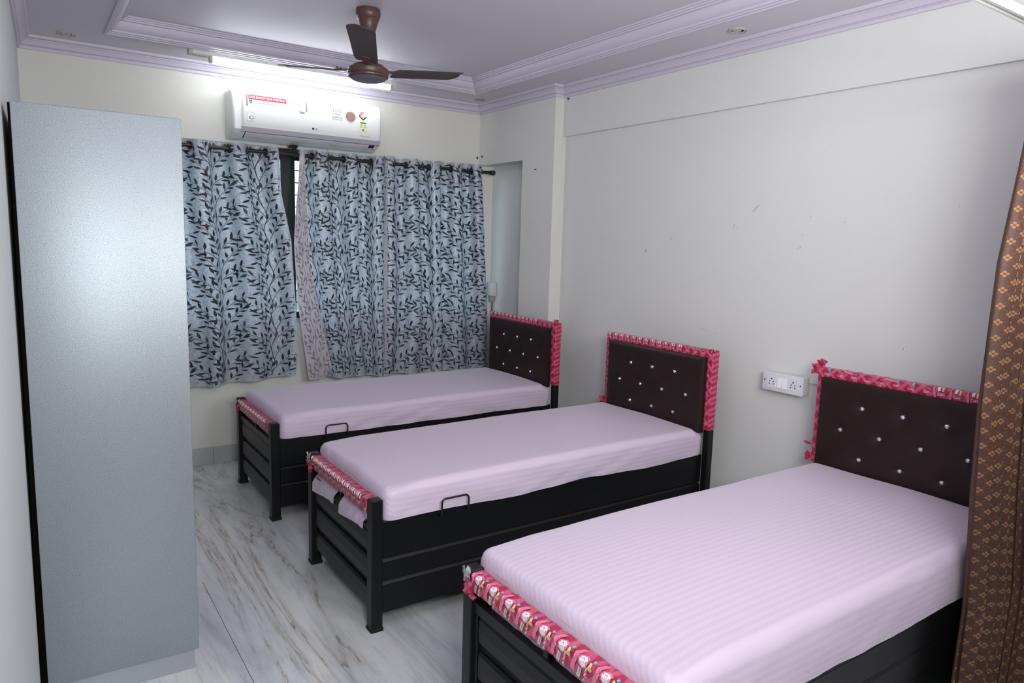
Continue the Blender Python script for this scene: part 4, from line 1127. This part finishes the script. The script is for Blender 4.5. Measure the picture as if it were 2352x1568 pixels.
# ------------------------------------------------------------------ ceiling fan
FX, FY = 1.5255, 3.607
fan = thing('ceiling_fan', 'brown three-bladed ceiling fan hanging from the raised ceiling', 'ceiling fan', (FX, FY, ZH))
dzF = lambda z_: z_ - ZH
MB().lathe([(.060, -.0005), (.062, -.010), (.064, -.022), (.062, -.036), (.056, -.046), (.057, -.049), (.052, -.056), (.045, -.080), (.037, -.108), (.030, -.116), (.014, -.118)], (0, 0, 0), 36).build('canopy', M['fan'], fan, smooth=True, angle=30)
MB().lathe([(.013, -.110), (.013, -.268)], (0, 0, 0), 18).build('down_rod', M['fan'], fan, smooth=True, angle=40)
hz = [(.024, 2.470), (.050, 2.462), (.078, 2.452), (.085, 2.443), (.099, 2.437), (.106, 2.430), (.106, 2.412), (.103, 2.406), (.100, 2.403), (.104, 2.400), (.103, 2.393), (.094, 2.387)]
MB().lathe([(r_, dzF(z_)) for r_, z_ in hz], (0, 0, 0), 44).build('motor_housing', M['fan'], fan, smooth=True, angle=28)
MB().lathe([(r_, dzF(z_)) for r_, z_ in [(.095, 2.389), (.088, 2.381), (.070, 2.374), (.040, 2.369), (0, 2.367)]], (0, 0, 0), 44).build('bottom_cap', M['fan_grey'], fan, smooth=True, angle=60)
def blade(parent, th):
    pitch = math.radians(-11); zb_ = dzF(2.436)
    n = 16; mb = MB()
    tabs = [(.150, -.038, .046), (.165, -.052, .056), (.20, -.058, .060), (.35, -.060, .062), (.44, -.062, .064), (.528, -.064, .066), (.548, -.060, .050), (.562, -.046, .010)]
    for r, a, b_ in tabs:
        for i in range(7):
            w_ = a + (b_ - a) * i / 6
            z_ = zb_ + math.tan(pitch) * w_ * (1 - .35 * (r - .15) / .47) + .006 * (1 - ((i - 3) / 3) ** 2) + .052 * max(0, (r - .15) / .41)
            mb.v.append((r * math.cos(th) - w_ * math.sin(th), r * math.sin(th) + w_ * math.cos(th), z_))
    m = len(tabs) * 7
    mb.v += [(x, y, z_ - .0025) for x, y, z_ in mb.v]
    for j in range(len(tabs) - 1):
        for i in range(6):
            a = j * 7 + i; mb.f.append((a, a + 7, a + 8, a + 1)); mb.f.append((m + a, m + a + 1, m + a + 8, m + a + 7)); mb.mi += [0, 0]
    edge = [i for i in range(7)] + [j * 7 + 6 for j in range(1, len(tabs))] + [(len(tabs) - 1) * 7 + i for i in range(5, -1, -1)] + [j * 7 for j in range(len(tabs) - 2, 0, -1)]
    for i in range(len(edge)):
        a, b_ = edge[i], edge[(i + 1) % len(edge)]; mb.f.append((a, b_, m + b_, m + a)); mb.mi.append(0)
    bl = mb.build('blade', M['fan_blade'], parent, smooth=True, angle=30)
    br = MB()
    c_, s_ = math.cos(th), math.sin(th)
    pr = [(.085, .016, -.010), (.13, .014, -.006), (.165, .026, .0), (.205, .022, .001)]
    for r, hw_, dz_ in pr:
        for sg in (-1, 1):
            wz = zb_ + dz_ + math.tan(pitch) * sg * hw_ * (1 if r > .15 else .2) + .012
            br.v += [(r * c_ - sg * hw_ * s_, r * s_ + sg * hw_ * c_, wz), (r * c_ - sg * hw_ * s_, r * s_ + sg * hw_ * c_, wz - .006)]
    for j in range(3):
        a = j * 4
        for q in ((0, 2, 6, 4), (1, 5, 7, 3), (0, 4, 5, 1), (2, 3, 7, 6)): br.f.append(tuple(a + t for t in q)); br.mi.append(0)
    br.f += [(0, 1, 3, 2), (12, 14, 15, 13)]; br.mi += [0, 0]
    for sg in (-.5, .5):
        rr = .182; br.lathe([(0, .006), (.006, .004), (.006, -.004)], (rr * c_ - sg * .03 * s_, rr * s_ + sg * .03 * c_, zb_ + .016), 8)
    br.build('blade_bracket', M['fan'], bl)
for t in (243.5, 123.5, 3.5): blade(fan, math.radians(t))

# ------------------------------------------------------------------ recessed downlights
def downlight(x, y, label, peel):
    d = thing('downlight', label, 'downlight', (x, y, ZL), 0, 'recessed ceiling downlights')
    MB().lathe([(.047, -.0003), (.048, -.004), (.045, -.007), (.040, -.006), (.039, -.0045), (.037, -.0065), (.032, -.0065), (.030, -.003)], (0, 0, 0), 32).build('ring', M['lamp_ring'], d, smooth=True, angle=25)
    MB().lathe([(.0305, -.0030), (.028, -.0015), (.024, -.0008), (0, -.0006)], (0, 0, 0), 28).build('reflector', M['lamp_inner'], d, smooth=True)
    MB().lathe([(.024, -.001), (.022, -.004), (.014, -.0065), (0, -.0075)], (0, .004, 0), 24).build('bulb', M['lamp_bulb'], d, smooth=True)
    if peel:
        R = random.Random(3); mb = MB()
        for q in range(9):
            a = .2 + q * .34 + R.uniform(-.1, .1); r = .0435; w_ = R.uniform(.002, .007)
            mb.lathe([(0, -.0078), (w_ * .7, -.0076), (w_, -.0055)], (r * math.cos(a), r * math.sin(a), 0), 7)
        mb.build('peeled_spot', M['peel'], d, kind='stuff')
    else:
        MB().torus((0, 0, -.0052), (0, 0, 1), .0415, .0016, 32, 6).build('dark_groove', M['peel'], d)
downlight(.2605, 4.822, 'peeling recessed downlight in the far left ceiling corner', True)
downlight(2.988, 2.450, 'recessed downlight in the ceiling border above the bare right wall', False)
bl_ = MB().lathe([(.040, -.0003), (.041, -.0022), (.036, -.003), (0, -.003)], (0, 0, 0), 28).build('blanking_plate', plain('blank_plate', srgb(150, 146, 150), 0.5), None, smooth=True, angle=30)
bl_.location = (2.955, 4.83, ZL); tag(bl_, 'flat round blanking plate on the ceiling in the far right corner', 'ceiling plate')

# ------------------------------------------------------------------ switchboard and trunking on the right wall
sb = thing('switchboard', 'white switchboard with two sockets and two switches on the right wall', 'switchboard', (XR, 2.134, .902))
XS = -.062
MB().box((XS + .006, -.115, -.046), (-.0005, .115, .046), .003).build('back_box', M['trunk_white'], sb)
MB().box((XS, -.117, -.048), (XS + .0085, .117, .048), .003, 2).build('face_plate', M['switch_white'], sb, smooth=True, angle=30)
for yc_ in (.062, -.062):
    s_ = MB().box((XS - .0012, yc_ - .026, -.029), (XS + .001, yc_ + .026, .029), .0008).build('socket', M['switch_white'], sb)
    for a, h, r in ((0, .014, .0042), (.0105, .001, .0030), (-.0105, .001, .0030), (.0115, -.012, .0032), (-.0115, -.012, .0032)):
        MB().lathe([(0, -.0002), (r, -.0002), (r, .001)], (XS - .0013, yc_ + a, h), 12, axis='x').build('pin_hole', M['dark'], s_)
for yc_ in (.0135, -.0135):
    MB().prism([(XS - .0065, -.026), (XS - .0020, .026), (XS + .002, .026), (XS + .002, -.026)], 'y', yc_ - .0125, yc_ + .0125).build('rocker_switch', M['white_print'], sb)
for yc_ in (.103, -.103):
    MB().lathe([(0, -.0004), (.0036, -.0004), (.0040, .001)], (XS - .0006, yc_, .004), 10, axis='x').build('screw', M['dark'], sb)
tk = MB().box((XR - .016, 1.80, .920), (XR - .0005, 2.016, .946), .002).build('cable_trunking', M['trunk_white'])
tag(tk, 'short white cable trunking running from the switchboard behind the nearest headboard', 'trunking')

# box in the recess beside the window
jb = thing('junction_box', 'small grey electrical box in the recess beside the window curtain', 'electrical box', (RX, 4.985, 1.12))
MB().box((-.040, -.045, .0), (-.0005, .045, .112), .006, 2).build('cover', M['ac_louver'], jb, smooth=True, angle=30)
MB().box((-.030, -.022, -.048), (-.0005, .030, .0), .004).build('connector', M['ac_grey'], jb)
MB().tube([(-.014, 0, -.046), (-.012, .004, -.16), (-.008, .0, -.30)], .004, 8).build('cable', M['dark'], jb)

# ------------------------------------------------------------------ brown partition curtain on an aluminium rail
CY, CZ = 0.91, 2.208
rl = thing('curtain_rail', 'grey aluminium curtain rail crossing the room above the brown curtain', 'curtain rail', (0, CY, CZ))
MB().box((xl(CY) + .001, -.014, 0), (XR - .001, -.004, .026), .001).build('front_channel', M['alu'], rl)
MB().box((xl(CY) + .001, -.004, .010), (XR - .001, .006, .026)).build('slot', M['dark'], rl)
MB().box((xl(CY) + .001, .006, 0), (XR - .001, .016, .026), .001).build('back_channel', M['alu'], rl)
bc = thing('brown_curtain', 'brown curtain with tan flowers hanging at the right edge, before the nearest bed', 'curtain', (0, CY, 0))
BW = 0.60
def Sb(s_, t_):      # s along the cloth in metres, t down from the top in metres
    H_ = 2.190; v_ = t_ / H_
    ph = s_ / .105
    fold = .022 * math.sin(2 * PI * (ph + .25 * nz(s_ * 3, v_ * 1.5, 4))) * (.9 + .3 * v_) + .008 * nz(s_ * 9, v_ * 3, 1)
    edge = .958 * interp([(0, 2.560), (.15, 2.515), (.30, 2.440), (.5, 2.430), (.62, 2.455), (.72, 2.490), (.80, 2.515), (.92, 2.500), (1, 2.490)], v_)
    x = edge + s_ * .62 * (1 + .06 * v_) + .010 * math.sin(4 * PI * ph)
    return Vector((x, fold, 2.207 - t_))
SL = 1.0
MB().grid(lambda u, v_: Sb(u * SL, v_ * 2.190), 160, 150, uvf=lambda u, v_: (u * SL, v_ * 2.2)).build('cloth', M['brown_cloth'], bc, smooth=True)
P = Print()
gx, gy = .032, .047
def nb_(s_, t_):
    e = .002; d = (Sb(s_ + e, t_) - Sb(s_ - e, t_)).cross(Sb(s_, t_ + e) - Sb(s_, t_ - e)).normalized()
    return d if d.y < 0 else -d
row = 0
t_ = .03
while t_ < 2.18:
    s_ = .012 + (gx / 2 if row % 2 else 0)
    while s_ < .98:
        for a in (0, PI / 2, PI, 3 * PI / 2):
            cx, cy = s_ + .0042 * math.cos(a), t_ + .0058 * math.sin(a)
            P.poly([(cx + .0028 * math.cos(q), cy + .0042 * math.sin(q)) for q in [2 * PI * i / 9 for i in range(9)]], 0)
        P.pad(); P.lift = .0006
        P.poly([(s_ + .0020 * math.cos(q), t_ + .0028 * math.sin(q)) for q in [2 * PI * i / 6 for i in range(6)]], 1)
        P.pad(); P.lift = 0
        for sx_, sy_ in ((gx / 2, gy / 2), (-gx / 2, gy / 2)):
            for f in (.34, .42, .5, .58, .66):
                dx, dy = s_ + sx_ * f, t_ + sy_ * f
                P.poly([(dx - .0006, dy), (dx, dy + .0010), (dx + .0006, dy), (dx, dy - .0010)], 0)
        s_ += gx
    t_ += gy / 2; row += 1
P.build('flower_print', lambda a, b_, l=0: Sb(a, b_) + nb_(a, b_) * (.0012 + l), [M['flower'], M['flower_dk']], bc, clip=lambda a, b_: .003 < a < SL - .003 and .005 < b_ < 2.185)
for i in range(9):
    MB().tube([(2.48 + i * .07, 0, 2.206), (2.48 + i * .07, .001, 2.216)], .003, 6).build('runner', M['steel'], bc)
